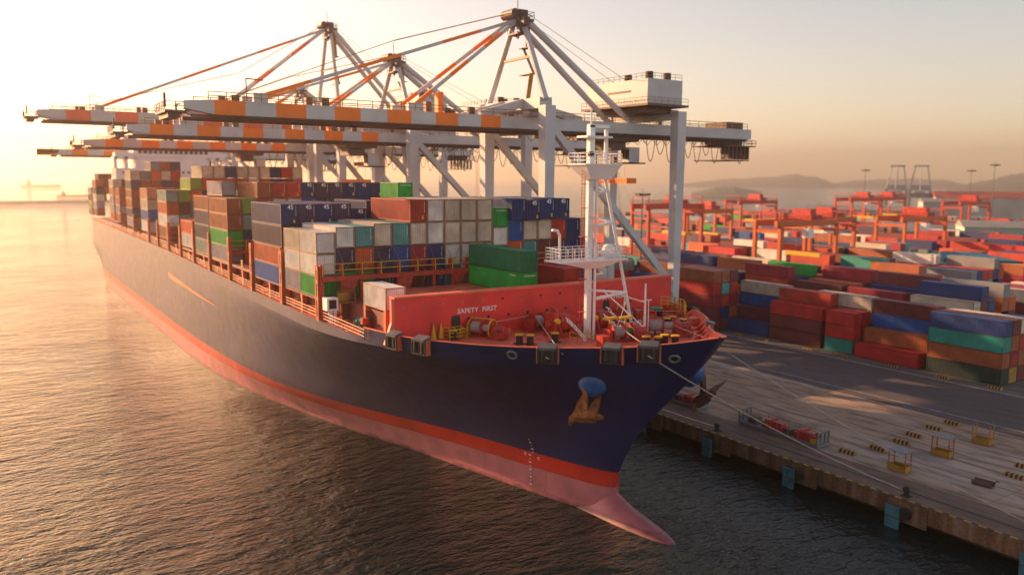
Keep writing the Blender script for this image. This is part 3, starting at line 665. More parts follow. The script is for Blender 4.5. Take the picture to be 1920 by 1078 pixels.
for (x, y) in ((27.2, 1.4), (27.6, 3.2)):
    m = MB(); m.cbox((x, y, DECKZ+2.3), (0.5, 1.8, 0.22)); m.tube((x, y, DECKZ), (x, y, DECKZ+2.2), 0.1); m.build('cable_guard', M_yellow, ship)
# fairleads on the bulwark
def fairlead(d, sg=1):
    p = hull_pt(d, NL-1); q = hull_pt(d+0.3, NL-1); t = V((p.x-q.x, (p.y-q.y)*sg, 0)).normalized()
    f = bpy.data.objects.new('fairlead', None); COL.objects.link(f); f.parent = ship
    y = V((-t.y, t.x, 0))          # across the bulwark
    if y.y*sg > 0: y = -y
    f.matrix_local = Matrix(((t.x, y.x, 0, p.x), (t.y, y.y, 0, p.y*sg), (0, 0, 1, p.z), (0, 0, 0, 1)))
    m = MB(); m.box(-0.95, 0.95, -0.45, 0.22, -1.38, 0.12); m.box(-0.95, -0.8, 0.2, 0.42, -1.3, 0.1); m.box(0.8, 0.95, 0.2, 0.42, -1.3, 0.1); m.box(-0.95, 0.95, 0.2, 0.42, -1.42, -1.25)
    m.build('roller_box', M_black, f)
    m = MB(); m.hexa([(-0.85, -0.5, 0.12), (0.85, -0.5, 0.12), (0.85, 0.45, -0.12), (-0.85, 0.45, -0.12)], [(-0.8, -0.5, 0.42), (0.8, -0.5, 0.42), (0.8, 0.45, 0.1), (-0.8, 0.45, 0.1)]); m.build('roller_hood', M_hood, f)
    for x in (-0.5, 0.5):
        m = MB(); m.tube((x, 0.3, -1.2), (x, 0.3, -0.15), 0.16, k=10); m.build('roller', M_dark, f)
    for x in (-1.02, 1.0):
        m = MB(); m.box(x-0.03, x+0.05, -0.3, 0.3, -1.45, 0.06); m.build('frame_edge', M_deck, f)
    return f
for d in (23.8, 20.0, 9.8, 5.5, 3.2): fairlead(d)
for d in (20.0, 11.0): fairlead(d, -1)
def eye(x, z):
    p, nn, ax, ay = hull_at(x, z); m = MB()
    o = bpy.data.objects.new('panama_lead', None); COL.objects.link(o); o.parent = ship; o.matrix_local = frame(p, ax, ay)
    m.ring((0, 0, 0.05), (0, 0, 1), 0.45, 0.12, 18, 6); m.build('lead_rim', M_grey, o)
    m = MB(); m.tube((0, 0, 0.02), (0, 0, 0.06), 0.42, k=16); m.build('lead_opening', M_black, o)
eye(30.0, 18.2); eye(41.0, 18.7)
# starboard side gear just aft of the forecastle
lb = bpy.data.objects.new('pilot_lookout_box', None); COL.objects.link(lb); lb.parent = ship; lb.location = (2.6, -20.6, 17.8)
m = MB(); m.tube((0, 0, 0), (0, 0, 1.6), 0.32); m.tube((0.45, 0.4, 0), (0.45, 0.4, 1.6), 0.18); m.box(-0.7, 0.75, -0.7, 0.7, 1.5, 3.0); m.build('box_shell', M_white, lb)
m = MB(); m.box(0.752, 0.77, -0.45, 0.45, 1.75, 2.8); m.build('box_opening', M_black, lb)
m = MB()
for (x, y, z, r) in ((9.2, -18.4, 18.4, 0.75), (8.2, -18.2, 18.35, 0.7), (7.4, -18.9, 18.3, 0.6), (8.7, -19.0, 18.6, 0.5)):
    for k in range(6): m.ring((x+0.1*k-0.3, y, z), (1, 0.2, 0), r, 0.13, 16, 6)
m.build('coiled_hose', M_tealnet, ship)
m = MB(); m.box(9.4, 10.0, -19.7, -19.0, 18.6, 19.3); m.build('life_ring_box', M_redsteel, ship)
for (x, y) in ((8.2, -18.4), (13.6, -18.4), (8.2, -16.4), (13.6, -16.4)):
    m = MB(); m.box(x-0.28, x+0.28, y-0.28, y+0.28, 17.7, 20.5); m.build('stanchion', M_orangepost, ship)
m = MB()
for y in (-15.0, -12.6): m.box(1.6, 13, y, y+0.3, 17.8, 20.3)
m.box(4, 6.4, -16.4, -15.2, 17.8, 19.4); m.build('hatch_end_wall', M_redsteel, ship)
m = MB(); rail_mb(m, [(2.2, -19.6, 20.2), (2.2, -17.8, 20.2), (3.4, -17.8, 20.2)], 1.2, 3, 1, 0.04); m.box(2.0, 3.2, -19.6, -18.2, 20.05, 20.15); m.box(2.1, 2.25, -19.5, -18.2, 20.2, 21.2); m.build('ladder_platform', M_dullyellow, ship)
for x in (-19.9, -34.8):
    m = MB(); rail_mb(m, [(x, -20.9, 20.6), (x+0.8, -20.9, 20.6)], 1.3, 3, 0.4, 0.05); m.build('ladder_top', M_yellow, ship)

# ------------------------------------------------------------------ anchors with their bolsters
def bolster(sg):
    p, nn, ax, ay = hull_at(33.3 if sg > 0 else 36.0, 15.0 if sg > 0 else 15.6)
    if sg < 0: p.y = -p.y; nn.y = -nn.y
    m = MB(); m.sphere((0, 0, 0), 1.6, 20, 12, (1.05, 0.9, 1.05)); o = m.build('anchor_bolster', M_bluedome, ship, smooth=True); o.location = p-nn*(0.6 if sg > 0 else 0.1)
    return p, nn
for sg in (1, -1):
    p, nn = bolster(sg)
    a = thing('anchor', 'rusty orange ship anchor hanging below a blue bolster on the navy bow' if sg > 0 else 'dark rusted anchor hanging on the far side of the bow above the quay', 'anchor', p+nn*(1.0 if sg > 0 else 1.9)+(V((-0.45, 0, -1.15)) if sg > 0 else V((0.2, 0, -0.5))), group='bow anchors')
    ex = V((1, 0, 0)); ex = (ex-nn*ex.dot(nn)).normalized(); ez = ex.cross(nn)
    if ez.z < 0: ez = -ez
    rot = Matrix(((ex.x, nn.x, ez.x), (ex.y, nn.y, ez.y), (ex.z, nn.z, ez.z)))
    a.rotation_euler = (rot @ Matrix.Rotation(R(18 if sg > 0 else -18), 3, 'Y')).to_euler()
    mt = M_anchor if sg > 0 else M_anchordk
    a.scale = (1.05, 1.05, 1.05)
    m = MB(); m.hexa([(-1.2, -0.1, -1.45), (1.2, -0.1, -1.45), (1.05, 0.75, -1.5), (-1.05, 0.75, -1.5)], [(-1.0, -0.1, -0.7), (1.0, -0.1, -0.7), (0.85, 0.6, -0.75), (-0.85, 0.6, -0.75)]); m.prism([(0.9, 0, -1.45), (1.75, 0.3, -1.05), (1.65, 0.2, -0.85), (0.9, 0.2, -0.7)], (0, 0.4, 0)); m.prism([(-0.9, 0, -1.45), (-0.9, 0.2, -0.7), (-1.5, 0.2, -1.3), (-1.4, 0.3, -2.0)], (0, 0.4, 0)); m.build('anchor_crown', mt, a)
    for s in (-1, 1):
        m = MB(); m.hexa([(s*0.62-0.42, 0.1, -0.9), (s*0.62+0.42, 0.1, -0.9), (s*0.62+0.34, 0.7, -0.9), (s*0.62-0.34, 0.7, -0.9)], [(s*0.72-0.36, 0.35, 0.3), (s*0.72+0.36, 0.35, 0.3), (s*0.72+0.28, 0.8, 0.3), (s*0.72-0.28, 0.8, 0.3)])
        m.hexa([(s*0.72-0.36, 0.35, 0.3), (s*0.72+0.36, 0.35, 0.3), (s*0.72+0.28, 0.8, 0.3), (s*0.72-0.28, 0.8, 0.3)], [(s*0.86-0.05, 1.0, 1.75), (s*0.86+0.05, 1.0, 1.75), (s*0.86+0.05, 1.1, 1.75), (s*0.86-0.05, 1.1, 1.75)]); m.build('fluke', mt, a)
    m = MB(); m.beam((0, 0.2, -0.8), (0, -0.9, 1.1), 0.4, 0.45); m.build('shank', mt, a)
p0 = V((36.1, -7.3, 18.9))
m = MB(); p1 = hull_at(33.3, 15.0)[0]+V((0, -0.9, 2.7)); m.tube((33.4, -10.05, 18.9), p1, 0.03, k=5); m.box(p1.x-0.25, p1.x+0.25, p1.y-0.12, p1.y+0.12, p1.z-0.9, p1.z)
for dx in (-0.17, 0.17): m.box(p1.x+dx-0.07, p1.x+dx+0.07, p1.y-0.1, p1.y+0.1, p1.z-1.5, p1.z-0.9)
tag(m.build('anchor_line', M_bluedome), 'thin line with a small blue hook hanging over the bow above the rusty anchor', 'line')
for sg, lab in ():
    pass
# ------------------------------------------------------------------ containers
CC = {'n': ('navy', (0.018, 0.028, 0.13)), 'N': ('dark purple', (0.060, 0.032, 0.085)), 'b': ('bright blue', (0.012, 0.085, 0.33)), 't': ('teal', (0.10, 0.33, 0.33)),
      'w': ('white', (0.68, 0.65, 0.62)), 'g': ('beige', (0.58, 0.49, 0.40)), 'r': ('red', (0.46, 0.040, 0.025)), 'c': ('crimson', (0.32, 0.018, 0.035)), 'm': ('maroon', (0.17, 0.028, 0.030)),
      'o': ('orange red', (0.58, 0.10, 0.03)), 'k': ('brown', (0.36, 0.095, 0.035)), 'e': ('bright green', (0.008, 0.34, 0.04)), 'E': ('dark green', (0.006, 0.17, 0.075)), 'y': ('grey', (0.22, 0.22, 0.24)),
      'l': ('lilac grey', (0.34, 0.30, 0.36)), 'L': ('lime green', (0.25, 0.34, 0.05)), 'T': ('grey green', (0.24, 0.30, 0.27)), 'd': ('dark grey', (0.055, 0.06, 0.065)), 'v': ('vivid red', (0.48, 0.02, 0.02)), 'q': ('deep blue', (0.015, 0.04, 0.17)), 'z': ('black green', (0.02, 0.035, 0.03)), 'a': ('aqua green', (0.02, 0.25, 0.21)), 's': ('salmon', (0.46, 0.19, 0.12)), 'Y': ('ochre', (0.40, 0.22, 0.04))}
_cm = {}
def wave(n0, n1, depth, count):
    out = []; p = (n1-n0)/count
    for i in range(count):
        a = n0+p*i; out += [(a, 0), (a+p*0.28, 0), (a+p*0.46, -depth), (a+p*0.82, -depth)]
    out.append((n1, 0)); return out
def container_meshes(L_, H):
    key = (L_, H)
    if key in _cm: return _cm[key]
    if key in _cm: return _cm[key]
    W = 2.41; hx = L_/2; hw = W/2; e = 0.11; H = H-0.03
    m = MB()
    for sg in (-1, 1):
        pts = wave(-hx+e, hx-e, 0.05, int(round(L_/0.29)))
        for (a, da), (b, db) in zip(pts, pts[1:]):
            q = [(a, sg*(hw-0.02+da), e), (b, sg*(hw-0.02+db), e), (b, sg*(hw-0.02+db), H-e), (a, sg*(hw-0.02+da), H-e)]
            m.quad(*(q if sg < 0 else q[::-1]))
        pts = wave(-hw+e, hw-e, 0.09, 9)
        for (a, da), (b, db) in zip(pts, pts[1:]):
            q = [(sg*(hx-0.02+da), a, e), (sg*(hx-0.02+db), b, e), (sg*(hx-0.02+db), b, H-e), (sg*(hx-0.02+da), a, H-e)]
            m.quad(*(q if sg > 0 else q[::-1]))
    pts = wave(-hx+e, hx-e, 0.018, int(round(L_/0.45)))
    for (a, da), (b, db) in zip(pts, pts[1:]):
        m.quad((a, -hw+.05, H-0.02+da), (b, -hw+.05, H-0.02+db), (b, hw-.05, H-0.02+db), (a, hw-.05, H-0.02+da))
    m.quad((-hx+.05, hw-.05, 0.12), (hx-.05, hw-.05, 0.12), (hx-.05, -hw+.05, 0.12), (-hx+.05, -hw+.05, 0.12))
    body = m.mesh('container_panels', M_cont)
    f = MB()
    for sx in (-1, 1):
        for sy in (-1, 1):
            x = sx*(hx-0.075); y = sy*(hw-0.075)
            f.box(x-0.075, x+0.075, y-0.075, y+0.075, 0.17, H-0.17)
            for z in (0.085, H-0.085): f.box(x-0.08, x+0.08, y-0.08, y+0.08, z-0.085, z+0.085)
        x = sx*(hx-0.06)
        f.box(x-0.05, x+0.05, -hw+.16, hw-.16, 0.04, 0.17); f.box(x-0.05, x+0.05, -hw+.16, hw-.16, H-0.15, H-0.02)
    for sy in (-1, 1):
        y = sy*(hw-0.05); f.box(-hx+.16, hx-.16, y-0.04, y+0.04, 0.03, 0.17); f.box(-hx+.16, hx-.16, y-0.04, y+0.04, H-0.12, H-0.01)
    fr = f.mesh('container_frame', M_contfr)
    d = MB()
    for y in (-0.85, -0.4, 0.4, 0.85): d.tube((hx+0.015, y, 0.2), (hx+0.015, y, H-0.2), 0.022, k=5)
    for y in (-0.62, 0.62):
        d.box(hx+0.0, hx+0.03, y-0.3, y+0.3, 1.0, 1.07)
    d.box(hx-0.012, hx+0.004, -hw+.12, -0.01, 0.16, H-0.14); d.box(hx-0.012, hx+0.004, 0.01, hw-.12, 0.16, H-0.14)
    dr = d.mesh('container_doors', M_contfr)
    s = MB(); s.box(hx-0.02, hx+0.012, 0.45, 0.62+0.1, 0.35, 0.78); st = s.mesh('sticker', M_yellow)
    c = MB()
    for i in range(11): c.box(hx-0.02, hx+0.01, 0.80, 0.86, H-0.35-i*0.125, H-0.27-i*0.125)
    cm_ = c.mesh('code', M_letter)
    x_ = MB(); x_.beam((hx+0.12, -1.05, H-0.1), (hx+0.12, 0.1, 0.1), 0.035, 0.035); x_.beam((hx+0.14, 1.05, H-0.1), (hx+0.14, -0.1, 0.1), 0.035, 0.035)
    lash = x_.mesh('lashing_cross', M_grey)
    _cm[key] = (body, fr, dr, st, cm_, lash); return _cm[key]
N_CONT = [0]
def container(x0, x1, yc, z, H, code, label, group, L_=12.192, door=False, n45=False, sticker=False, codes=False, brand=False, lash=False, parts=True):
    name, col = CC[code]
    j = 0.88+0.24*random.random(); col = tuple(min(1, c*j) for c in col)
    body, fr, dr, st, cm_, lm = container_meshes(L_, 2.896 if H > 2.7 else 2.591)
    r = thing('shipping_container', label, 'container', ((x0+x1)/2, yc, z), 0, group)
    H0 = 2.896 if H > 2.7 else 2.591
    r.scale = ((x1-x0)/L_, 1, H/H0); N_CONT[0] += 1
    def ch(n, me):
        o = bpy.data.objects.new(n, me); COL.objects.link(o); o.parent = r; o.color = (*col, 1); return o
    ch('corrugated_panels', body)
    f = ch('corner_frame', fr); 
    f.color = (col[0]*0.38+0.06, col[1]*0.28+0.025, col[2]*0.22+0.015, 1) if code in 'wgltT' else (col[0]*0.75, col[1]*0.7, col[2]*0.7, 1)
    if door: ch('door_pair', dr)
    if sticker: ch('yellow_sticker', st)
    if codes: ch('lettering', cm_)
    if lash: ch('lashing_rod', lm)
    if n45: lettering('size_number', '45', 0.82, frame((L_/2+0.01, 0.12, H-0.48), (0, 1, 0), (0, 0, 1)), r)
    if brand:
        lettering('lettering', 'EVERGREEN', 0.24, frame((L_/2+0.012, 0.1, H-0.42), (0, 1, 0), (0, 0, 1)), r, 1.35)
        if brand == 2:
            lettering('lettering', 'EVERGREEN', 0.22, frame((L_/2-1.7, -1.222, H-0.42), (1, 0, 0), (0, 0, 1)), r, 1.2)
    return r
ORD = ['outermost', 'second', 'third', 'fourth', 'fifth', 'sixth', 'seventh', 'eighth', 'ninth', 'tenth', 'eleventh', 'twelfth', 'thirteenth', 'fourteenth', 'fifteenth', 'sixteenth', 'seventeenth']
TIER = ['bottom', 'second', 'third', 'fourth', 'fifth', 'sixth', 'seventh']
RY = lambda i: -21.25+2.476*i+1.22
G_SHIP = 'containers stacked on the ship'
# bay: name, x back, x front, base z, {row: (codes bottom to top, heights)}   '-' = nothing built there, upper case H after code = high cube
BAYS = [
 ('front bay', -12.2, 0, 20.5, {1: 'eNw', 2: 'eot', 3: 'NNg', 4: 'qbt', 5: 'mcgr', 6: 'nnww', 7: 'awgg', 8: '-wgg', 9: '-ggg', 10: '-mwe', 11: '-ob', 12: '-tg', 13: 'cmg', 14: 'Emr', 15: 'Enn', 16: 'nNg'},
   {1: 'hhs', 2: 'hhs', 3: 'hhh', 4: 'hhh', 5: 'hhhh', 6: 'hhhh', 7: 'hhhh', 8: 'hhhh', 9: 'hhhh', 10: 'ssss'}),
 ('second bay', -26.1, -13.9, 20.3, {0: 'bo', 5: '--nn', 6: '---w', 7: '---g', 8: '---w', 9: '---g', 10: '--gd', 11: '--yn', 12: '---m', 13: '---N', 14: '---k', 15: '--nm', 16: '--k'}, {0: 'ss', 5: 'hhhs', 10: 'hhhh', 11: 'hhhh'}),
 ('third bay', -53.2, -41, 21.0, {0: 'lekk', 1: 'NnTL', 2: '---rk', 3: '---gr', 4: '---wr', 5: '---bn', 6: '---nN', 7: '---nN', 8: '---nn', 9: '---nq', 10: '---Nn', 11: '---nN', 12: '---nN'}, {}),
 ('fourth bay', -65, -53.8, 21.1, {0: 'TNNk', 1: '---Nl', 2: '---r', 3: '---L'}, {}),
 ('fifth bay', -77.2, -66.9, 21.3, {0: 'wo'}, {}),
 ('sixth bay', -101.4, -91.0, 21.6, {0: 'kwoT', 1: 'cymL', 2: 'wyyoL', 3: 'yyynvg', 4: '----rg', 5: '----rn', 6: '----kg', 7: '----gg', 8: '----kg', 9: '----nn', 10: '----mr', 11: '----kg'}, {}),
 ('seventh bay', -124.4, -114.2, 21.7, {0: 'wbgs', 1: 'mmyr', 2: '---r'}, {}),
 ('eighth bay', -147.4, -137.6, 21.7, {0: 'lNkkNg', 1: 'mmmkky', 2: '---mkoy', 3: '---kNgk', 4: '---qmvN'}, {}),
 ('ninth bay', -168.3, -159.6, 21.8, {0: 'klsk', 1: 'rrrr', 2: '---N'}, {}),
 ('tenth bay', -180.4, -171.0, 21.8, {0: 'ollsg', 1: '---rN'}, {}),
 ('bay behind the deckhouse', -224, -213, 21.5, {0: 'klgNk', 1: '---km'}, {}),
 ('aftmost bay', -238, -227, 21.2, {0: 'yLnl', 1: '--yokm', 2: '----km', 3: '----Nm', 4: '-----N'}, {}),
]
HH = {'s': 2.591, 'h': 2.896}
for bn, xb, xf, z0, rows, hs in BAYS:
    for r_, codes in rows.items():
        z = z0; hl = hs.get(r_, 'hhhhhhh' if bn == 'front bay' else 'sssssss')
        yc = RY(r_)
        far = xf < -60
        for t, c in enumerate(codes):
            H = HH[hl[t] if t < len(hl) else 's']*(0.94 if xf < -130 else 1)
            if c != '-':
                top = ' on top' if t == len(codes)-1 else ''
                lab = f'{CC[c][0]} container, {bn}, {TIER[t]} tier{top}, {ORD[r_]} row from water side'
                container(xb, xf, yc, z, H, c, lab, G_SHIP, codes=(c in 'nNrcobtmk' and not far), sticker=(c in 'rn' and not far and t >= 3), brand=(1 if c == 'e' and r_ == 10 else 0), lash=(bn == 'front bay' and t == 1 and r_ < 8), door=(far and random.random() < 0.4), n45=(bn == 'third bay' and t == 4 and 5 <= r_ <= 9))
            z += H
# outermost twenty-footers of the front bay
for k, (xb, xf, codes) in enumerate(((-6.06, 0, 'eww'), (-12.25, -6.2, 'lwg'))):
    for t, c in enumerate(codes):
        container(xb, xf, RY(0), 20.5+2.591*t, 2.591, c, f'short {CC[c][0]} container, {TIER[t]} tier, water side of front bay, {"nearer" if k == 0 else "farther"} one', G_SHIP, L_=6.06)
# 45-footers on the second bay
for r_ in (0, 1, 2, 3, 4, 11, 12, 13, 14):
    for t in (2, 3):
        if r_ >= 11 and t == 2: continue
        z = 20.3+2*2.591+(t-2)*2.896 if r_ != 4 else 19.6+2*2.591+(t-2)*2.896
        if r_ >= 11: z = 29.2 if r_ != 12 else 29.0
        xo = 0.0 if r_ < 5 else 13.9
        c = 'N' if (r_, t) in ((1, 3), (3, 3), (0, 2)) else ('q' if r_ in (11, 13, 14) else 'n')
        bay = 'second bay' if r_ < 5 else 'front bay'
        container(-26.85+xo, -13.15+xo, RY(r_), z, 2.896, c, f'long {CC[c][0]} container marked 45, {bay}, {"third" if t == 2 else "fourth"} tier, {ORD[r_]} row from water side' if r_ != 11 else 'long deep blue container overhanging the front bay beside the green one', G_SHIP, L_=13.716, n45=r_ != 11, sticker=r_ != 11, codes=True)
container(-20.1, -14.1, RY(7), 31.55, 2.591, 'e', 'short green container standing alone on the roofs of the second bay', G_SHIP, L_=6.06, brand=1)
# forward hatch
for t, c in enumerate('eE'):
    container(1.9, 14.1, -0.2, 21.12+2.591*t, 2.591, c, 'bright green container on the forward hatch, under a darker one' if t == 0 else 'dark green container on top of the brighter one on the forward hatch', G_SHIP, brand=2 if t == 0 else 0)
container(6.8, 12.9, 7.1, 21.12, 2.591, 'r', 'short red brown container behind the green pair on the forward hatch', G_SHIP, L_=6.06)
container(6.8, 12.9, 9.65, 21.12, 2.591, 'q', 'short blue container beside the red brown one on the forward hatch', G_SHIP, L_=6.06)
container(7.85, 13.9, -17.45, 20.5, 2.591, 'w', 'short weathered white container alone on posts beside the red forecastle wall', G_SHIP, L_=6.06)

# ------------------------------------------------------------------ quay, road and yard
QZ = 2.5; QE = 22.6
mb = MB(); mb.box(-330, 420, QE+0.0, QE+3.5, 0.75, QZ); structure(mb.build('quay_fascia', M_fascia))
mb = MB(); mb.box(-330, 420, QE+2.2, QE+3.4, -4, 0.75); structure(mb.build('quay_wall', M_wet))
mb = MB(); mb.box(-330, 1400, QE+3.5, 2600, -4, QZ); structure(mb.build('yard_ground', M_yard))
def sheet(name, x0, x1, y0, y1, lift, mat):
    m = MB(); z = QZ+lift; m.quad((x0, y0, z), (x1, y0, z), (x1, y1, z), (x0, y1, z)); return structure(m.build(name, mat))
sheet('quay_edge', -330, 420, QE+0.02, 28.4, 0.004, M_edge)
sheet('quay_apron', -330, 420, 28.4, 54.6, 0.006, M_apron)
sheet('road', -330, 420, 54.6, 75.4, 0.004, M_asphalt)
mb = MB()
for y0, y1 in ((75.3, 75.6), (57.2, 57.35)):
    mb.quad((-330, y0, QZ+0.009), (420, y0, QZ+0.009), (420, y1, QZ+0.009), (-330, y1, QZ+0.009))
structure(mb.build('road_marking', M_stripewhite))
mb = MB()
x = -60
while x < 75:
    mb.quad((x, QE+0.05, QZ+0.009), (x+0.7, QE+0.05, QZ+0.009), (x+0.7, QE+0.34, QZ+0.009), (x, QE+0.34, QZ+0.009)); x += 1.4
structure(mb.build('edge_marking', M_stripeyel))
mb = MB()
x = -59.3
while x < 75:
    mb.quad((x, QE+0.05, QZ+0.009), (x+0.7, QE+0.05, QZ+0.009), (x+0.7, QE+0.34, QZ+0.009), (x, QE+0.34, QZ+0.009)); x += 1.4
structure(mb.build('edge_marking', M_rubber))
for k, (y, ww) in enumerate(((25.2, 0.12), (24.9, 0.5), (26.6, 0.3))):
    mb = MB(); mb.box(-330, 420, y-ww/2, y+ww/2, QZ+0.004, QZ+(0.05 if k == 0 else 0.012)); structure(mb.build('crane_rail' if k == 0 else 'cable_slot', M_rail))
for k, y in enumerate((55.2, 34.5, 39.2, 46)):
    mb = MB(); mb.box(-330, 420, y-0.06, y+0.06, QZ+0.004, QZ+0.02); structure(mb.build('crane_rail' if k == 0 else 'drain_slot', M_rail))
# fenders
for i, x in enumerate((-2.4, 10.5, 22.8, 35.4, 48.2, 61.2)):
    t = thing('quay_fender', ['turquoise fender panel on the quay wall, mostly behind the bow', 'turquoise fender panel on the quay wall close to the bow', 'turquoise fender panel on the quay wall near the first black bollard', 'turquoise fender panel half way along the visible quay wall', 'turquoise and green fender panel below the nearer black bollard', 'turquoise fender panel at the bottom right corner of the photo'][i], 'fender', (x, QE, 0), 0, 'fenders along the quay wall')
    m = MB(); m.box(-0.75, 0.75, -0.95, -0.75, -1.4, 1.85); m.build('panel', M_fender, t)
    m = MB(); m.box(-0.76, 0.76, -0.97, -0.95, 0.65, 0.78); m.build('panel_joint', M_anchordk, t)
    m = MB(); m.tube((1.0, -0.75, 1.2), (1.0, 0.0, 1.2), 0.65, k=16); m.tube((0, -0.75, 0.4), (0, 0.2, 0.4), 0.6, k=14); m.build('rubber_cylinder', M_rubber, t)
    m = MB(); m.box(-0.9, 3.2, -0.16, 0.0, 0.2, 2.3); m.build('backing_block', M_fascia, t)
for i, x in enumerate((-12, 5.2, 22.6, 48.4, 66)):
    t = thing('quay_bollard', ['black quay bollard hidden behind the bow', 'black quay bollard just beyond the bow', 'black quay bollard on the edge nearer to the bow', 'black quay bollard on the edge farther from the bow', 'black quay bollard beyond the right border'][i], 'bollard', (x, 23.8, QZ), 0, 'bollards on the quay edge')
    m = MB(); m.tube((0, 0, 0), (0, 0, 0.62), 0.3, 0.22, k=14); m.box(-0.45, 0.45, -0.4, 0.4, 0, 0.07); m.build('post', M_rubber, t)
    m = MB(); m.tube((-0.1, 0.1, 0.62), (0.1, -0.35, 0.8), 0.36, 0.30, k=14); m.build('head', M_rubber, t)
# striped wheel stops
BAR = [(36.4, 52.8), (36.3, 48.4), (36.6, 43.5), (37.3, 39.4), (37.2, 34.8), (36.0, 30.3), (50.8, 39.0), (50.0, 42.9), (-15, 77.3), (-4.5, 77.2), (3.0, 77.3), (12.6, 77.2), (21.8, 77.0), (-22, 77.4), (30, 77.2)]
for i, (x, y) in enumerate(BAR):
    t = thing('barrier_block', ('yellow and black striped barrier block on the apron, ' + ['farthest from the quay edge', 'second from the road', 'third from the road', 'fourth from the road', 'fifth from the road', 'closest to the quay edge', 'at the right border, nearer the edge', 'at the right border, nearer the road'][i]) if i < 8 else 'striped barrier block at the kerb below the ' + ['red and maroon stack', 'green bottom container', 'gap beside the bright red container', 'bright red single container', 'black green bottom container', 'deep blue single container', 'right end of the stack of four'][i-8], 'barrier', (x, y, QZ), R(4 if i % 2 else -3), 'striped barrier blocks')
    m = MB(); m.prism([(0, -0.35, 0), (0, 0.35, 0), (0, 0.22, 0.42), (0, -0.22, 0.42)], (2.1, 0, 0)); m.build('block', M_dullyellow, t)
    m = MB()
    for k in range(4):
        a = 0.2+k*0.5; m.prism([(a, -0.356, 0.005), (a, 0.356, 0.005), (a, 0.224, 0.425), (a, -0.224, 0.425)], (0.24, 0, 0))
    m.build('black_band', M_rubber, t)
# man cages
for i, (x, y) in enumerate(((43.7, 30.2), (43.6, 39.2), (43.8, 48.0))):
    t = thing('work_cage', ['yellow work cage with grey roof nearest the quay edge', 'yellow work cage with grey roof in the middle of the three', 'open yellow work cage without roof nearest the road'][i], 'cage', (x, y, QZ), R(2*i), 'yellow work cages on the apron')
    m = MB(); m.box(-1, 1, -0.62, -0.58, 0.1, 0.75); m.box(-1, 1, 0.58, 0.62, 0.1, 0.75); m.box(-1.02, -0.98, -0.6, 0.6, 0.1, 0.75); m.box(0.98, 1.02, -0.6, 0.6, 0.1, 0.75); m.box(-1, 1, -0.6, 0.6, 0.05, 0.12); m.build('basket', M_dullyellow, t)
    for sx in (-0.98, 0.98):
        m = MB()
        for sy in (-0.58, 0.58): m.box(sx-0.05, sx+0.05, sy-0.05, sy+0.05, 0, 2.35)
        for z in (1.1, 1.5, 1.9): m.box(sx-0.025, sx+0.025, -0.58, 0.58, z-0.02, z+0.02)
        m.build('end_frame', M_anchor if i < 2 else M_dullyellow, t)
    m = MB()
    if i < 2: m.hexa([(-1.1, -0.7, 2.3), (1.1, -0.7, 2.3), (1.1, 0.7, 2.3), (-1.1, 0.7, 2.3)], [(-1.1, -0.7, 2.38), (1.1, -0.7, 2.38), (1.1, 0.7, 2.46), (-1.1, 0.7, 2.46)]); m.build('cage_roof', M_grey, t)
# flat racks with red spreaders
for i, (x0, y0) in enumerate(((2.4, 28.4), (22.0, 28.5))):
    t = thing('flat_rack', ['grey flat rack carrying red spreader beams beside the bow', 'grey flat rack carrying red spreader beams farther along the quay'][i], 'flat rack', (x0, y0, QZ), 0, 'flat racks on the quay')
    m = MB(); m.box(0, 12.2, 0, 2.4, 0.1, 0.45)
    m.build('rack_floor', M_grey, t)
    for x in (0, 12.0):
        m = MB()
        for y in (0.0, 0.75, 1.5, 2.25): m.box(x, x+0.2, y, y+0.15, 0.45, 2.0)
        m.box(x, x+0.2, 0, 2.4, 1.85, 2.05); m.box(x+0.05, x+0.1, 0.1, 2.3, 0.5, 1.3); m.build('end_frame', M_grey, t)
    m = MB()
    for y in (0.05, 2.3):
        m.beam((0.2, y, 1.95), (12.0, y, 1.55), 0.06, 0.06)
        for k in range(7): m.box(1.4+k*1.6, 1.46+k*1.6, y-0.03, y+0.03, 0.45, 1.7)
    m.build('side_rail', M_grey, t)
    for a, b in ((3.4, 6.6), (8.4, 11.4)):
        m = MB(); m.box(a, b, 0.5, 1.9, 0.5, 1.25); m.box(a+0.3, b-0.3, 0.7, 1.7, 1.25, 1.5); m.box(a+1, a+1.3, 0.4, 2.0, 0.5, 1.7); m.build('spreader_beam', M_redsteel, t)
    m = MB(); m.box(7.0, 8.0, 0.5, 1.8, 0.46, 1.2); m.box(1.2, 2.4, 0.5, 1.8, 0.46, 1.4); m.build('gear_box', M_brownsteel, t)
    m = MB(); m.box(11.0, 11.95, 0.3, 2.1, 0.46, 0.95); m.build('yellow_crate', M_yellow, t)
t = thing('pallet_rack', 'low brown pallet rack with a bent handle on the apron at right', 'rack', (50.2, 33.0, QZ), R(6))
m = MB(); m.box(0, 2.0, 0, 0.9, 0.1, 0.2); m.box(0, 2.0, 0, 0.06, 0.1, 0.6); m.box(0, 2.0, 0.84, 0.9, 0.1, 0.6)
for x in (0.1, 1, 1.9): m.box(x-0.06, x+0.06, 0, 0.9, 0, 0.1)
m.build('rack_body', M_brownsteel, t)
m = MB(); m.path([(2, 0.4, 0.2), (2.3, 0.4, 0.9), (2.6, 0.4, 0.8)], 0.05, 6); m.build('handle', M_rubber, t)
m = MB(); m.tube((0, 0, 0), (0, 0, 0.03), 1.0, k=18); o = m.build('manhole_cover', M_rubber); o.location = (8.6, 36.5, QZ+0.006); tag(o, 'dark round cover set in the apron beyond the port anchor', 'cover')

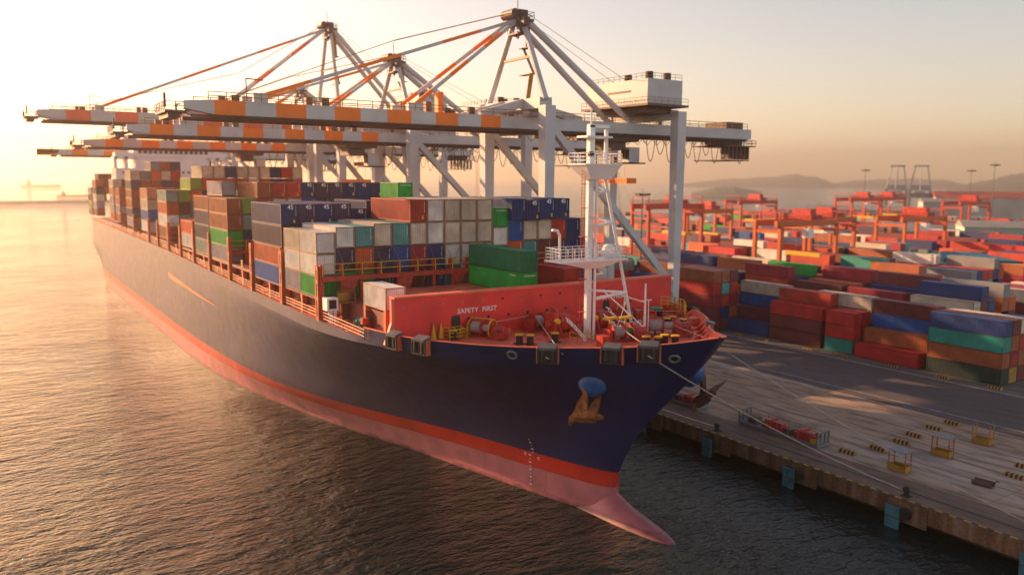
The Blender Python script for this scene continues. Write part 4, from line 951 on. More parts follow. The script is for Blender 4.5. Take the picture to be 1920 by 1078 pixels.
# yard containers -------------------------------------------------
G_YARD = 'containers stacked in the yard'
def ystack(x1, y, codes, where, L_=12.192, door=True, z0=QZ+0.05, heights=2.591):
    for t, c in enumerate(codes):
        if c == '-': continue
        container(x1-L_, x1, y+1.22, z0+heights*t, heights, c, f'{CC[c][0]} container, {TIER[t]} tier, {where}', G_YARD, L_=L_, door=door)
Y0 = 79.6
ystack(30.6, Y0, 'zkaq', 'four high stack nearest the road at right')
ystack(30.6, Y0+2.6, 'Yckm', 'four high stack behind the one nearest the road')
ystack(30.6, Y0+5.2, 'mkrg', 'third row behind the right four high stack')
ystack(16.9, Y0, 'v', 'alone by the road left of the four high stack')
ystack(16.9, Y0+2.6, 'mk', 'second row behind the bright red single container')
ystack(16.9, Y0+5.2, 'ckbm', 'third row behind the bright red single container')
ystack(3.9, Y0+0.6, 'avv', 'short stack by the road left of the bright red single', L_=6.06)
ystack(3.9, Y0+3.2, 'cvv', 'short stack just behind the green bottom one', L_=6.06)
ystack(-3.1, Y0+0.6, 'mmv', 'three high stack by the road in mid yard')
ystack(-3.1, Y0+3.2, 'ncrr', 'second row of the three high stack by the road')
ystack(-15.6, Y0+0.6, 'q', 'alone by the road right of the bow')
ystack(-15.6, Y0+3.2, 'km', 'second row behind the deep blue single')
ystack(-15.6, Y0+5.8, 'mkbg', 'third row behind the deep blue single')
ystack(3.9, Y0+6.0, 'vmgg', 'beige topped stack left of the blue and maroon one', L_=12.192)
ystack(-26.3, Y0-4.4, 'mmcvk', 'tall stack rising just past the bow rail')
ystack(-26.3, Y0-1.8, 'mnrtk', 'second row of the tall stack past the bow')
ystack(-26.3, Y0+0.8, 'mkcrm', 'third row of the tall stack past the bow')
ystack(-40.2, Y0-4.4, 'nnnq', 'left of the tall stack past the bow')
ystack(-40.2, Y0-1.8, 'nnnmk', 'second row left of the tall stack past the bow')
ystack(-54, Y0-4.4, 'Ekcvy', 'behind the foremast, first row')
random.seed(5)
POOL = 'rrrrvvmmmmmccckkkkonnnqqbNNmrygwtae'
def clear(px_, pad=40): return 1150-pad < px_ < 1920+pad
rows_done = 0
LANEX = [44.5-13.6*i for i in range(24)]
front = []; far = []
for blk, yb in enumerate((96.0, 122.0, 148.0, 174.0, 200.0, 230.0, 262.0, 300.0, 345.0, 390.0)):
    for k in range(6 if blk < 8 else 8):
        y = yb+k*2.62
        for ix, x in enumerate(LANEX):
            if blk > 0 and ix % 7 == 3: continue
            h = random.choice((3, 4, 4, 4, 5, 5)) if blk < 8 else random.choice((3, 4, 5))
            if blk == 0 and x > 20: h = random.choice((2, 3, 3))
            if random.random() < 0.06: continue
            if x < -318: continue
            u = px((x-6, y, 10))
            if not clear(u[0]): continue
            codes = ''.join(random.choice(POOL) for _ in range(h))
            if k % 2: codes = codes  # neighbours differ freely
            (front if blk < 2 and k == 0 else far).append((x, y, codes, blk, k, ix))
BK = ['first', 'second']
for n, (x, y, codes, blk, k, ix) in enumerate(front):
    for t, c in enumerate(codes):
        if t < len(codes)-3: continue
        container(x-12.192, x, y+1.22, QZ+0.05+2.591*t, 2.591, c, f'{CC[c][0]} container, {TIER[t]} tier, {ORD[min(ix, 16)]} stack from right, {BK[blk]} block behind road stacks', G_YARD, door=True)
# everything beyond is past counting: one object
pal = sorted(CC)
fm_ = []
for c in pal:
    fm_.append(paint('far_container_'+CC[c][0].replace(' ', '_'), CC[c][1], 0.6, 0, 0.15, 0.3, 0.15))
m = MB()
for (x, y, codes, blk, k, ix) in far:
    for t, c in enumerate(codes):
        if t < len(codes)-2 and k > 0: continue
        m.mat = pal.index(c); z = QZ+0.05+2.591*t
        m.box(x-12.14, x-0.03, y+0.02, y+2.42, z+0.02, z+2.57)
tag(m.build('far_container_stacks', fm_, fix=False), kind='stuff')

# ------------------------------------------------------------------ ship to shore cranes
def sts(xc, label, tip=-30.5, zb=44.2, apex=62.8, back=82, hw=9.5, stripes=None, col=M_craneorange, stay_out=-20, stay_in=4, house=True, legw=1.75, boom_h=2.0, trolley=47.5, gx=3.0, bigger=False, wland=55.2):
    c = thing('ship_to_shore_crane', label, 'crane', (xc, 0, QZ), 0, 'ship to shore cranes along the quay')
    Z = lambda z: z-QZ
    ys = 25.2; yl = wland; zt = zb+2.6
    # legs, sills, bogies
    for sx in (-1, 1):
        for y, top in ((ys, zt), (yl, zb+3.0)):
            m = MB(); m.beam((sx*hw, y, 2.0), (sx*hw, y, Z(top)), legw*0.8, 1.5, (0, 1, 0), legw*1.15, 2.1); m.build('leg', M_cranewhite, c)
            m = MB()
            for dx in (-2.2, -0.8, 0.8, 2.2): m.tube((sx*hw+dx, y-0.25, 0.45), (sx*hw+dx, y+0.25, 0.45), 0.42, k=12)
            m.box(sx*hw-2.9, sx*hw+2.9, y-0.55, y+0.55, 0.7, 2.0); m.build('wheel_bogie', M_dark, c)
        m = MB(); m.beam((sx*hw, ys+0.8, Z(zb-0.8)), (sx*hw, yl-0.6, 12.5), 1.15, 1.15); m.build('diagonal_brace', M_cranewhite, c)
        m = MB(); m.beam((sx*hw, ys, 12.0), (sx*hw, yl, 12.0), 1.3, 1.6); m.build('portal_tie', M_cranewhite, c)
    for y in (ys, yl):
        m = MB(); m.box(-hw, hw, y-0.7, y+0.7, 2.6, 4.2); m.build('sill_beam', M_cranewhite, c)
    m = MB(); m.box(-hw+1, hw-1, ys-0.85, ys+0.85, Z(zb+2.2), Z(zb+4.0)); m.build('portal_beam', M_cranewhite, c)
    m = MB(); m.box(-hw+1, hw-1, yl-0.85, yl+0.85, Z(zb+1.6), Z(zb+3.4)); m.build('portal_beam', M_cranewhite, c)
    # boom girders, striped outboard
    for sx in (-1, 1):
        m = MB(); x0 = sx*gx-0.75; x1 = sx*gx+0.75
        yy = tip
        cuts = []
        for (a, b) in stripes: cuts.append((yy, a, 0)); cuts.append((a, b, 1)); yy = b
        cuts.append((yy, back, 0))
        for (a, b, mt) in cuts:
            m.mat = mt; zl = Z(zb-boom_h/2)
            if a == tip:
                m.hexa([(x0, a, zl+boom_h*0.35), (x1, a, zl+boom_h*0.35), (x1, b, zl), (x0, b, zl)], [(x0, a, zl+boom_h*0.85), (x1, a, zl+boom_h*0.85), (x1, b, zl+boom_h), (x0, b, zl+boom_h)])
            else: m.box(x0, x1, a, b, zl, zl+boom_h)
        m.build('boom_girder', [M_cranewhite, col], c)
        m = MB(); m.box(sx*gx-0.25, sx*gx+0.25, tip+1, back-1, Z(zb-boom_h/2)-0.55, Z(zb-boom_h/2)-0.01); m.box(sx*gx+sx*0.76, sx*gx+sx*1.5, tip+3, back-2, Z(zb-boom_h/2)-0.25, Z(zb-boom_h/2)-0.15); m.build('trolley_rail', M_brownsteel, c)
        m = MB(); rail_mb(m, [(sx*(gx+1.45), tip+3, Z(zb+boom_h/2)-0.1), (sx*(gx+1.45), back-2, Z(zb+boom_h/2)-0.1)], 1.1, 2, 2.4, 0.055, 4); m.build('walkway_railing', M_dullyellow, c)
    for q, y in enumerate((stay_out-4, stay_out+9, 9.5, 14.0, 33, 62)):
        m = MB(); m.box(-gx-0.5, -gx+0.5, y-0.5, y+0.5, Z(zb+boom_h/2), Z(zb+boom_h/2)+1.2+0.5*(q % 3)); m.build('boom_fitting', M_brownsteel, c)
        m = MB(); m.box(gx-0.3, gx+0.5, y-0.2, y+0.9, Z(zb+boom_h/2), Z(zb+boom_h/2)+0.8+0.4*(q % 2)); m.build('boom_fitting', M_brownsteel, c)
    m = MB(); m.tube((gx, stay_out-2, Z(zb+boom_h/2)), (gx, stay_out-2, Z(zb+boom_h/2)+3.2), 0.08); m.beam((gx, stay_out-2, Z(zb+boom_h/2)+3.2), (gx, stay_out+0.4, Z(zb+boom_h/2)+3.1), .16, .16)
    m.build('boom_lamp_post', M_brownsteel, c)
    m = MB(); m.box(-0.6, 0.6, 9.6, 10.6, Z(zb), Z(zb+4.6)); m.build('boom_post', M_craneorange, c)
    m = MB()
    for sx in (-1, 1):
        m.beam((sx*gx, ys-9, Z(zb+boom_h/2)), (sx*gx, ys-0.5, Z(zb+3.4)), 1.2, 1.4); m.beam((sx*gx, ys+0.6, Z(zb+3.2)), (sx*gx, ys+12, Z(zb+boom_h/2)), 1.2, 1.2)
    m.build('hinge_gusset', M_cranewhite, c)
    m = MB()
    for y in [tip+0.6, tip+9, tip+18, tip+28, tip+38, 20, 36, 48, 60, 70, back-0.8]: m.box(-gx, gx, y-0.4, y+0.4, Z(zb-0.6), Z(zb+0.4))
    m.build('cross_tie', M_cranewhite, c)
    m = MB(); yq = tip+4; k_ = 0
    while yq < back-4:
        m.beam((-gx if k_ % 2 else gx, yq, Z(zb-boom_h/2)-0.2), (gx if k_ % 2 else -gx, yq+4.5, Z(zb-boom_h/2)-0.2), 0.28, 0.28); yq += 4.5; k_ += 1
    m.build('boom_lattice', M_brownsteel, c)
    m = MB(); yq = ys+3; k_ = 0
    for sx in (-1, 1):
        yq = 30
        while yq < back-10:
            m.tube((sx*(gx+0.9), yq, Z(zb-boom_h/2)-0.3), (sx*(gx+0.9), yq+1.3, Z(zb-boom_h/2)-1.6), 0.06, k=4); m.tube((sx*(gx+0.9), yq+1.3, Z(zb-boom_h/2)-1.6), (sx*(gx+0.9), yq+2.6, Z(zb-boom_h/2)-0.3), 0.06, k=4); yq += 2.6
    m.build('cable_hanger', M_brownsteel, c)
    m = MB(); m.box(-gx-0.5, gx+0.5, tip-2.4, tip+0.4, Z(zb-0.9), Z(zb-0.6)); rail_mb(m, [(-gx-.5, tip-2.4, Z(zb-.6)), (gx+.5, tip-2.4, Z(zb-.6)), (gx+.5, tip+.4, Z(zb-.6))], 1.1, 2, 1.2, 0.05, 4); m.box(-gx-0.3, gx+0.3, tip-2.0, tip-0.5, Z(zb-1.6), Z(zb-1.0)); m.box(-0.15, 0.15, tip-1.9, tip-1.6, Z(zb), Z(zb+1.9)); m.build('tip_platform', M_brownsteel, c)
    # apex frame
    ap = [(-1.2, ys+0.6, Z(apex)), (1.2, ys+0.6, Z(apex))]
    for sx in (-1, 1):
        m = MB(); m.tube((sx*(hw-0.5), ys, Z(zb+3.6)), (sx*1.3, ys+0.5, Z(apex-1)), 0.55, 0.45, k=10); m.build('apex_leg', M_cranewhite, c)
        m = MB(); m.tube((sx*1.4, ys+1.0, Z(apex-1)), (sx*gx, yl-6.0, Z(zb+1.2)), 0.62, 0.55, k=10); m.build('backstay', M_cranewhite, c)
        m = MB()
        for (yq, rr) in ((stay_out, 0.26), (stay_in, 0.30)): 
            a = V((sx*1.2, ys-0.6, Z(apex-1.2))); b = V((sx*gx, yq, Z(zb+boom_h/2+0.9)))
            m.mat = 1
            for q in range(6):
                m.mat = q % 2; m.beam(a+(b-a)*q/6, a+(b-a)*(q+1)/6, rr*1.5, rr*2.0)
            m.mat = 0; m.box(sx*gx-0.35, sx*gx+0.35, yq-1.1, yq+0.9, Z(zb+boom_h/2), Z(zb+boom_h/2+1.3))
        m.build('forestay', [M_cranewhite, col], c)
        m = MB(); m.path([(sx*1.0, ys, Z(apex+0.4)), (sx*1.0, 2, Z(zb+boom_h/2+11)), (sx*1.5, stay_out-3, Z(zb+boom_h/2+1))], 0.045, 4); m.path([(sx*1.0, ys+1, Z(apex+0.4)), (sx*2, yl-2, Z(zb+7))], 0.045, 4); m.build('hoist_rope', M_dullyellow, c)
    m = MB(); m.box(-2.6, 2.6, ys-1.0, ys+2.0, Z(apex-1.4), Z(apex-1.0)); m.box(-1.6, 1.6, ys-0.6, ys+1.4, Z(apex-1.0), Z(apex+0.6)); rail_mb(m, [(-2.6, ys-1, Z(apex-1)), (2.6, ys-1, Z(apex-1)), (2.6, ys+2, Z(apex-1)), (-2.6, ys+2, Z(apex-1)), (-2.6, ys-1, Z(apex-1))], 1.1, 2, 1.2, 0.05, 4)
    m.tube((-1.8, ys-1.3, Z(apex-0.2)), (1.8, ys-1.3, Z(apex-0.2)), 0.8, k=14); m.box(-2.0, 2.0, ys-0.4, ys+1.2, Z(apex-3.4), Z(apex-3.1)); m.box(-3.4, -2.4, ys+0.2, ys+1.6, Z(apex-1.2), Z(apex+0.2)); m.box(1.8, 3.6, ys-0.8, ys+0.4, Z(apex-2.3), Z(apex-0.9)); rail_mb(m, [(-2.0, ys-.4, Z(apex-3.1)), (2.0, ys-.4, Z(apex-3.1)), (2, ys+1.2, Z(apex-3.1))], 1.0, 2, 1.0, 0.05, 4); m.beam((-3, ys, Z(apex-1.2)), (0, ys+.4, Z(apex-4)), .2, .2); m.beam((3, ys, Z(apex-1.2)), (0, ys+.4, Z(apex-4)), .2, .2); m.tube((0.5, ys, Z(apex)), (0.5, ys, Z(apex+3.2)), 0.07); m.build('sheave_platform', M_brownsteel, c)
    zm = (zb+3.6+apex)/2
    m = MB(); m.beam((-hw*0.52, ys+0.3, Z(zm)), (hw*0.52, ys+0.3, Z(zm)), 0.4, 0.4)
    zz = [zb+4, zb+4+(apex-zb-5)/3, zb+4+2*(apex-zb-5)/3, apex-1.4]
    for q in range(3):
        m.beam((0.2+2.6*(q % 2)*(1-q/4), ys+2.4, Z(zz[q])), (0.2+2.6*((q+1) % 2)*(1-q/4), ys+1.4, Z(zz[q+1])), 0.75, 0.15)
        m.box(-1.0, 3.0-q*0.6, ys+1.2, ys+2.6, Z(zz[q+1])-0.08, Z(zz[q+1]))
    m.build('apex_stair', M_dullyellow, c)
    m = MB(); m.box(-7, 7, ys+0.9, ys+3.6, Z(zb+1.3), Z(zb+1.5)); m.box(3, 6.4, ys+1, ys+3.2, Z(zb+1.5), Z(zb+4.3)); m.box(-6, -4, ys+1, ys+3, Z(zb+1.5), Z(zb+3.3)); m.box(-2.4, 0.5, ys+1.2, ys+2.6, Z(zb+1.5), Z(zb+2.9)); m.build('hinge_machinery', M_cranewhite, c)
    if house:
        h = MB(); h.box(-7.8, 9.6, yl-8.0, yl+0.6, Z(zb+4.2), Z(zb+8.6)); h = h.build('machinery_house', M_cranewhite, c)
        m = MB(); m.box(-8.6, 10.6, yl-8.8, yl+1.4, Z(zb+3.75), Z(zb+4.15)); m.box(-6, 8, yl-7, yl-0.5, Z(zb+2.7), Z(zb+3.75)); m.build('house_platform', M_brownsteel, h)
        m = MB(); rail_mb(m, [(-8.5, yl-8.7, Z(zb+4.15)), (10.5, yl-8.7, Z(zb+4.15)), (10.5, yl+1.3, Z(zb+4.15))], 1.1, 2, 1.6, 0.04, 4); rail_mb(m, [(-7.6, yl-7.9, Z(zb+8.6)), (9.5, yl-7.9, Z(zb+8.6)), (9.5, yl+.5, Z(zb+8.6))], 1.0, 2, 1.6, 0.04, 4); m.build('house_railing', M_dullyellow, h)
        for (x, y) in ((2, -6), (5, -3.4), (8.4, -6.6), (8.4, -2.2)):
            m = MB(); m.tube((x, yl+y, Z(zb+8.6)), (x, yl+y, Z(zb+9.9)), 0.75, k=12); m.build('roof_vent', M_dark, h)
        m = MB(); m.box(-1.5, 5.2, yl-8.04, yl-8.0, Z(zb+6.4), Z(zb+6.8)); m.build('house_window', M_brownsteel, h)
    # trolley with cab
    tr = MB(); tr.box(-gx-0.4, gx+0.4, trolley-3.6, trolley+3.6, Z(zb-2.4), Z(zb-1.5)); 
    for k in range(4): tr.tube((-2.4, trolley-2.7+k*1.8, Z(zb-1.2)), (2.4, trolley-2.7+k*1.8, Z(zb-1.2)), 0.7, k=10)
    tr.box(-2.6, 2.6, trolley-2.6, trolley+1, Z(zb-4.0), Z(zb-2.4)); tr = tr.build('trolley', M_brownsteel, c)
    m = MB(); m.box(0.6, 2.9, trolley+1.6, trolley+4.2, Z(zb-6.2), Z(zb-3.4)); m.build('operator_cab', M_cranewhite, tr)
    m = MB(); m.box(0.7, 2.95, trolley+1.55, trolley+1.6, Z(zb-5.6), Z(zb-3.9)); m.box(-0.4, 3.6, trolley+0.6, trolley+5.2, Z(zb-6.5), Z(zb-6.25)); m.build('cab_glazing', M_dark, tr)
    m = MB()
    for sx in (-2.2, 2.2):
        for dy in (-1.6, 1.2): m.tube((sx, trolley+dy, Z(zb-3)), (sx, trolley+dy, Z(zb-9.0)), 0.03, k=4)
    m.box(-5.8, 5.8, trolley-1.4, trolley+1.0, Z(zb-10.2), Z(zb-9.2)); m.build('spreader', M_craneorange if not bigger else M_redsteel, tr)
    # festoon loops
    m = MB()
    y = trolley+5
    while y < back-3:
        n_ = 8
        m.path([(gx+0.9, y+2.2*q/n_, Z(zb-1.8-(3.6+0.8*math.sin(y))*math.sin(math.pi*q/n_)**0.7)) for q in range(n_+1)], 0.09, 4); y += 2.5
    m.build('festoon_cable', M_brownsteel, c)
    m = MB(); m.box(-gx-1.2, gx+1.6, back-9, back+0.6, Z(zb-2.6), Z(zb-2.4)); m.box(-2.6, 3.2, back-7, back-2, Z(zb-2.3), Z(zb+2.4)); rail_mb(m, [(-gx-1.2, back+.6, Z(zb-2.4)), (gx+1.6, back+.6, Z(zb-2.4)), (gx+1.6, back-9, Z(zb-2.4))], 1.1, 2, 1.2, 0.05, 4)
    for k in range(7): m.box(gx+0.3, gx+1.2, back-8.4+k*1.2, back-8.1+k*1.2, Z(zb-5.2), Z(zb-2.4))
    m.box(-gx-1, gx+1.4, back-8.6, back-1, Z(zb-5.5), Z(zb-5.3)); m.build('rear_platform', M_brownsteel, c)
    m = MB()
    for sy in (-0.25, 0.25): m.tube((-hw-1.4, yl+sy-1.5, 2), (-hw-1.4, yl+sy-1.5, Z(zb)), 0.04, k=4)
    for q in range(80): m.tube((-hw-1.4, yl-1.75, 2.5+q*0.5), (-hw-1.4, yl-1.25, 2.5+q*0.5), 0.025, k=4)
    m.build('leg_ladder', M_craneorange, c)
    return c
ST1 = [(-26.6, -22.4), (-18.1, -13.7), (-9.4, -5.3), (-0.9, 3.2), (7.5, 11.6), (15.9, 19.8)]
ST3 = [(-37.0, -32.0), (-27.0, -22.2), (-17.4, -12.6), (-7.8, -3.0), (1.8, 6.6), (11.4, 16.2)]
sts(-27.5, 'nearest white quay crane with orange striped boom and big machinery house', stripes=ST1)
sts(-77.5, 'second white quay crane from the bow, with orange striped boom', stripes=ST1, zb=43.6, apex=61.5, trolley=16)
sts(-118, 'taller quay crane with faded red stripes and the longest boom', stripes=ST3, tip=-42.5, zb=48.3, apex=74.5, back=62, col=M_cranered, stay_out=-30, stay_in=-4, boom_h=2.4, trolley=36, bigger=True, hw=8.5)
sts(-142, 'fourth white quay crane from the bow, with orange striped boom', stripes=ST1, zb=43.2, apex=60.8, tip=-31.5, trolley=10)
sts(-224, 'farthest quay crane, its striped boom tip beside the deckhouse', stripes=ST3, zb=42.8, apex=60, tip=-31.0, back=70, col=M_craneorange, trolley=20)

# ------------------------------------------------------------------ mooring ropes
def rope(name_label, a, b, sag, r=0.06):
    a = V(a); b = V(b); n_ = 16
    m = MB(); m.path([a+(b-a)*i/n_+V((0, 0, -sag*4*(i/n_)*(1-i/n_))) for i in range(n_+1)], r, 6)
    tag(m.build('mooring_rope', M_rope, smooth=True), name_label, 'rope', 'mooring ropes')
def fl(d, sg=1): p = hull_pt(d, NL-1); return V((p.x+0.35*(1 if d < 20 else 0.2), (p.y-0.45)*sg, p.z-0.75))
rope('long pale mooring rope crossing the navy bow down to the quay', fl(9.8), (22.4, 23.6, 3.1), 0.5)
rope('mooring rope from the foremost fairlead to a bollard at right', fl(3.2), (48.2, 23.6, 3.1), 0.7)
rope('thin mooring rope running off the bow tip across the apron', (42.0, 3.0, 18.9), (66, 23.6, 3.1), 0.9, 0.05)
rope('short rope from the second winch to the bulwark roller', (19.4, -2.5, DECKZ+1.3), (33.8, -9.9, DECKZ+0.9), 0.1, 0.05)
rope('rope stretched between the two starboard winches', (19.3, -8.6, DECKZ+1.6), (18.6, -3.0, DECKZ+1.8), 0.05, 0.05)
rope('rope from the green drum winch to the foremost roller', (29.0, 1.6, DECKZ+1.4), (40.6, -4.2, DECKZ+1.6), 0.1, 0.05)
rope('rope from the right hand winch across the port deck', (28.8, 8.4, DECKZ+1.4), (38.6, 6.4, DECKZ+1.0), 0.1, 0.045)
rope('upper of two ropes on the port side of the deck', (20.8, 10.5, DECKZ+1.6), (21.8, 18.6, DECKZ+0.9), 0.1, 0.045)

# ------------------------------------------------------------------ yard gantries, lamps, background
def rtg(x, y, span, ln, h, mat, label, thick=0.9):
    c = thing('yard_gantry_crane', label, 'gantry crane', (x, y, QZ), 0, 'yard gantry cranes')
    for sx in (0, ln):
        for sy in (0, span):
            m = MB(); m.box(sx-thick/2, sx+thick/2, sy-thick/2, sy+thick/2, 1.2, h); m.build('leg', mat, c)
    for sy in (0, span):
        m = MB(); m.box(-1, ln+1, sy-0.5, sy+0.5, 1.0, 2.2); m.build('sill_beam', mat, c)
        m = MB(); m.box(0, ln, sy-0.35, sy+0.35, h-2.0, h-1.2); m.build('tie_beam', mat, c)
        m = MB()
        for sx in (0, ln):
            for dx in (-0.8, 0.8): m.tube((sx+dx, sy-0.3, 0.6), (sx+dx, sy+0.3, 0.6), 0.6, k=12)
        m.build('wheel', M_rubber, c)
    for sx in (0.6, ln-0.6):
        m = MB(); m.box(sx-0.5, sx+0.5, -1.2, span+1.2, h-0.4, h+1.2); m.build('main_girder', mat, c)
    m = MB(); m.box(0.4, ln-0.4, span*0.55, span*0.55+4.5, h+1.2, h+2.4); m.box(1.2, ln-1.2, span*0.55+0.6, span*0.55+3, h+2.4, h+4.0); rail_mb(m, [(0.2, -1, h+1.2), (0.2, span+1, h+1.2)], 1.0, 2, 3, 0.06, 4); rail_mb(m, [(ln-0.2, -1, h+1.2), (ln-0.2, span+1, h+1.2)], 1.0, 2, 3, 0.06, 4)
    for q in (0.0, span): m.box(0, 0.25, q-0.1, q+0.1, h+1, h+3.4); m.box(0, ln, q-0.1, q+0.1, h+3.2, h+3.45); m.box(ln-0.25, ln, q-0.1, q+0.1, h+1, h+3.4)
    m.build('hoist_trolley', M_redsteel, c)
    m = MB(); m.box(ln-1.0, ln+1.0, span*0.55-2.6, span*0.55-0.4, h-3.4, h-1.0); m.build('operator_cab', M_white, c)
    m = MB(); m.box(-1, ln+2, span*0.6, span*0.6+2.2, h-8.6, h-7.6)
    for dx in (1.5, ln-1.5): m.tube((dx, span*0.6+1, h), (dx, span*0.6+1, h-7.6), 0.05, k=4)
    m.build('spreader', M_yellow, c)
    m = MB(); m.box(ln+0.4, ln+1.8, -0.6, 2.6, 2.2, 4.4); m.build('generator_box', M_white, c)
rtg(-99.5, 117, 23, 7.5, 23.6, M_rtg, 'red orange yard gantry crane standing right behind the foremast')
rtg(-124, 158, 23, 8, 20.5, M_rtg2, 'small orange yard gantry crane between mast and hills')
rtg(-50, 116, 23, 8, 20.8, M_rtg2, 'orange yard gantry crane in the middle of the yard')
rtg(-62, 142, 23, 8, 20.5, M_rtg2, 'orange yard gantry crane just behind the middle one')
rtg(-66, 195, 24, 10, 19.6, M_rtg2, 'orange yard gantry crane standing apart to the right')
rtg(-165, 232, 24, 9, 22, M_rtg, 'far red yard gantry crane on the left')
rtg(-150, 292, 24, 9, 23, M_rtg, 'far red yard gantry crane in the centre')
rtg(-112, 318, 24, 9, 22, M_rtg, 'far red yard gantry crane below the grey quay cranes')
rtg(-170, 345, 24, 9, 22.5, M_rtg, 'farthest red yard gantry crane')
def lampmast(x, y, h, label, n=10):
    c = thing('light_mast', label, 'light mast', (x, y, QZ), 0, 'tall light masts in the yard')
    m = MB(); m.tube((0, 0, 0), (0, 0, h), 0.26, 0.12, k=10); m.build('pole', M_lamp, c)
    m = MB(); m.tube((0, 0, h-0.6), (0, 0, h-0.4), 1.5, k=14)
    for i in range(n):
        a = 2*math.pi*i/n; m.cbox((1.7*math.cos(a), 1.7*math.sin(a), h-0.2), (0.7, 0.7, 0.55))
    m.tube((0, 0, h), (0, 0, h+1.4), 0.06); m.build('lamp_head', M_lamp, c)
lampmast(-72, 96, 28.5, 'tall light mast close behind the foremast')
lampmast(-160, 330, 38, 'tall light mast left of the grey cranes, nearer the hills')
lampmast(-128, 372, 38, 'tall light mast in the centre of the far yard')
lampmast(-78, 400, 40, 'tall light mast right of the grey quay cranes')
lampmast(-96, 330, 40, 'tall light mast next to the grey quay cranes')
lampmast(-20, 395, 44, 'tall light mast farthest to the right')
M_palegrey = paint('pale_grey_steel', (0.33, 0.32, 0.34), 0.6, 0, 0.1, 0.2)
def farsts(x, y, s, label):
    c = thing('distant_quay_crane', label, 'crane', (x, y, QZ), R(30), 'distant grey quay cranes'); c.scale = (s, s, s)
    m = MB()
    for sx in (-8, 8):
        for sy in (0, 22): m.box(sx-0.9, sx+0.9, sy-0.9, sy+0.9, 0, 34)
    m.build('portal_legs', M_palegrey, c)
    m = MB(); m.box(-9, 9, -1, 24, 26, 30); m.box(-4, 4, -36, 40, 30, 32.4); m.box(-8, 8, 14, 26, 32.4, 37); m.build('boom_and_house', M_palegrey, c)
    m = MB()
    for sx in (-8, 8): m.tube((sx, 0, 34), (sx*0.6, 2, 54), 0.6, k=6)
    m.box(-6, 6, 1.4, 2.6, 53, 54.4); m.tube((0, 2, 54), (0, -34, 33), 0.3, k=5); m.tube((0, 2, 54), (0, 24, 35), 0.35, k=5); m.build('apex_frame', M_palegrey, c)
def ground_at(u, dist):
    d = fw+r2*(u-960)/F; d.z = 0; d.normalize(); return CAM.x+d.x*dist, CAM.y+d.y*dist
x, y = ground_at(1668, 640); farsts(x, y, 0.8, 'distant grey quay crane, left of the pair on the skyline')
x, y = ground_at(1712, 640); farsts(x, y, 0.8, 'distant grey quay crane, right of the pair on the skyline')
def shed(u, dist, L_, W, h, rz, mat, roofm, label, rows=0):
    x, y = ground_at(u, dist); c = thing('warehouse', label, 'building', (x, y, QZ), rz, 'buildings behind the yard')
    m = MB(); m.box(-L_/2, L_/2, -W/2, W/2, 0, h); m.build('wall', mat, c)
    m = MB(); m.prism([(-L_/2-0.4, -W/2-0.6, h+0.02), (-L_/2-0.4, W/2+0.6, h+0.02), (-L_/2-0.4, 0, h+W*0.13)], (L_+0.8, 0, 0)); m.build('roof', roofm, c)
    if rows:
        for k in range(rows):
            for i in range(int(L_/5)):
                m = MB(); xx = -L_/2+2.5+i*5; zz = 2.2+k*3.6
                m.box(xx-1.2, xx+1.2, -W/2-0.06, -W/2+0.02, zz, zz+1.5); m.build('window', M_glass, c)
M_palewall = paint('pale_wall', (0.45, 0.42, 0.38), 0.8, 0, 0.1, 0.1, 0.1)
M_greenwall = paint('pale_green_wall', (0.34, 0.46, 0.38), 0.8, 0, 0.1, 0.1)
M_greyroof = paint('grey_roof', (0.22, 0.22, 0.23), 0.7, 0, 0.15, 0.1, 0.2)
M_brick = paint('dull_red_roof', (0.24, 0.06, 0.05), 0.8, 0, 0.2, 0.1)
shed(1795, 400, 62, 26, 11, R(38), M_palewall, M_greyroof, 'long pale shed with grey roof beyond the containers')
shed(1912, 380, 46, 18, 14.5, R(38), M_greenwall, M_greyroof, 'pale green building with rows of windows at the right border', 3)
shed(1765, 560, 30, 16, 20, R(40), M_palewall, M_greyroof, 'tall grey block below the distant cranes', 2)
shed(1880, 620, 90, 30, 22, R(36), M_palewall, M_brick, 'large far building with dull red roof under the right hill', 2)
shed(1590, 600, 60, 22, 13, R(36), M_palewall, M_greyroof, 'low grey warehouse far behind the middle gantries')
M_flatblue = paint('faded_blue_tarpaulin', (0.02, 0.16, 0.26), 0.7, 0, 0.15, 0.2)
shed(1860, 262, 26, 12, 11, R(33), M_flatblue, M_flatblue, 'blue covered stack at the right of the yard')
# trees by the sheds
random.seed(3)
def tree(u, dist, h, label):
    x, y = ground_at(u, dist); c = thing('tree', label, 'tree', (x, y, QZ), 0, 'trees by the far sheds')
    m = MB(); m.tube((0, 0, 0), (0, 0, h*0.5), 0.3, 0.18, k=7)
    for a in (0, 2.1, 4.2): m.tube((0, 0, h*0.4), (math.cos(a)*h*0.25, math.sin(a)*h*0.25, h*0.7), 0.14, 0.06, k=5)
    m.build('trunk', M_bark, c)
    m = MB()
    for i in range(900):
        while True:
            p = V((random.uniform(-1, 1), random.uniform(-1, 1), random.uniform(-1, 1)))
            if p.length < 1 and random.random() < 0.35+p.length*0.65: break
        lump = 0.75+0.3*math.sin(p.x*5+i % 3)*math.cos(p.y*4)
        p = V((p.x*h*0.42*lump, p.y*h*0.42*lump, h*0.66+p.z*h*0.36*lump))
        a = V((random.gauss(0, 1), random.gauss(0, 1), random.gauss(0, 1))).normalized()*0.38; b = a.orthogonal().normalized()*0.26
        m.quad(p-a-b, p+a-b, p+a+b, p-a+b)
    m.build('crown', M_leaf, c, fix=False)
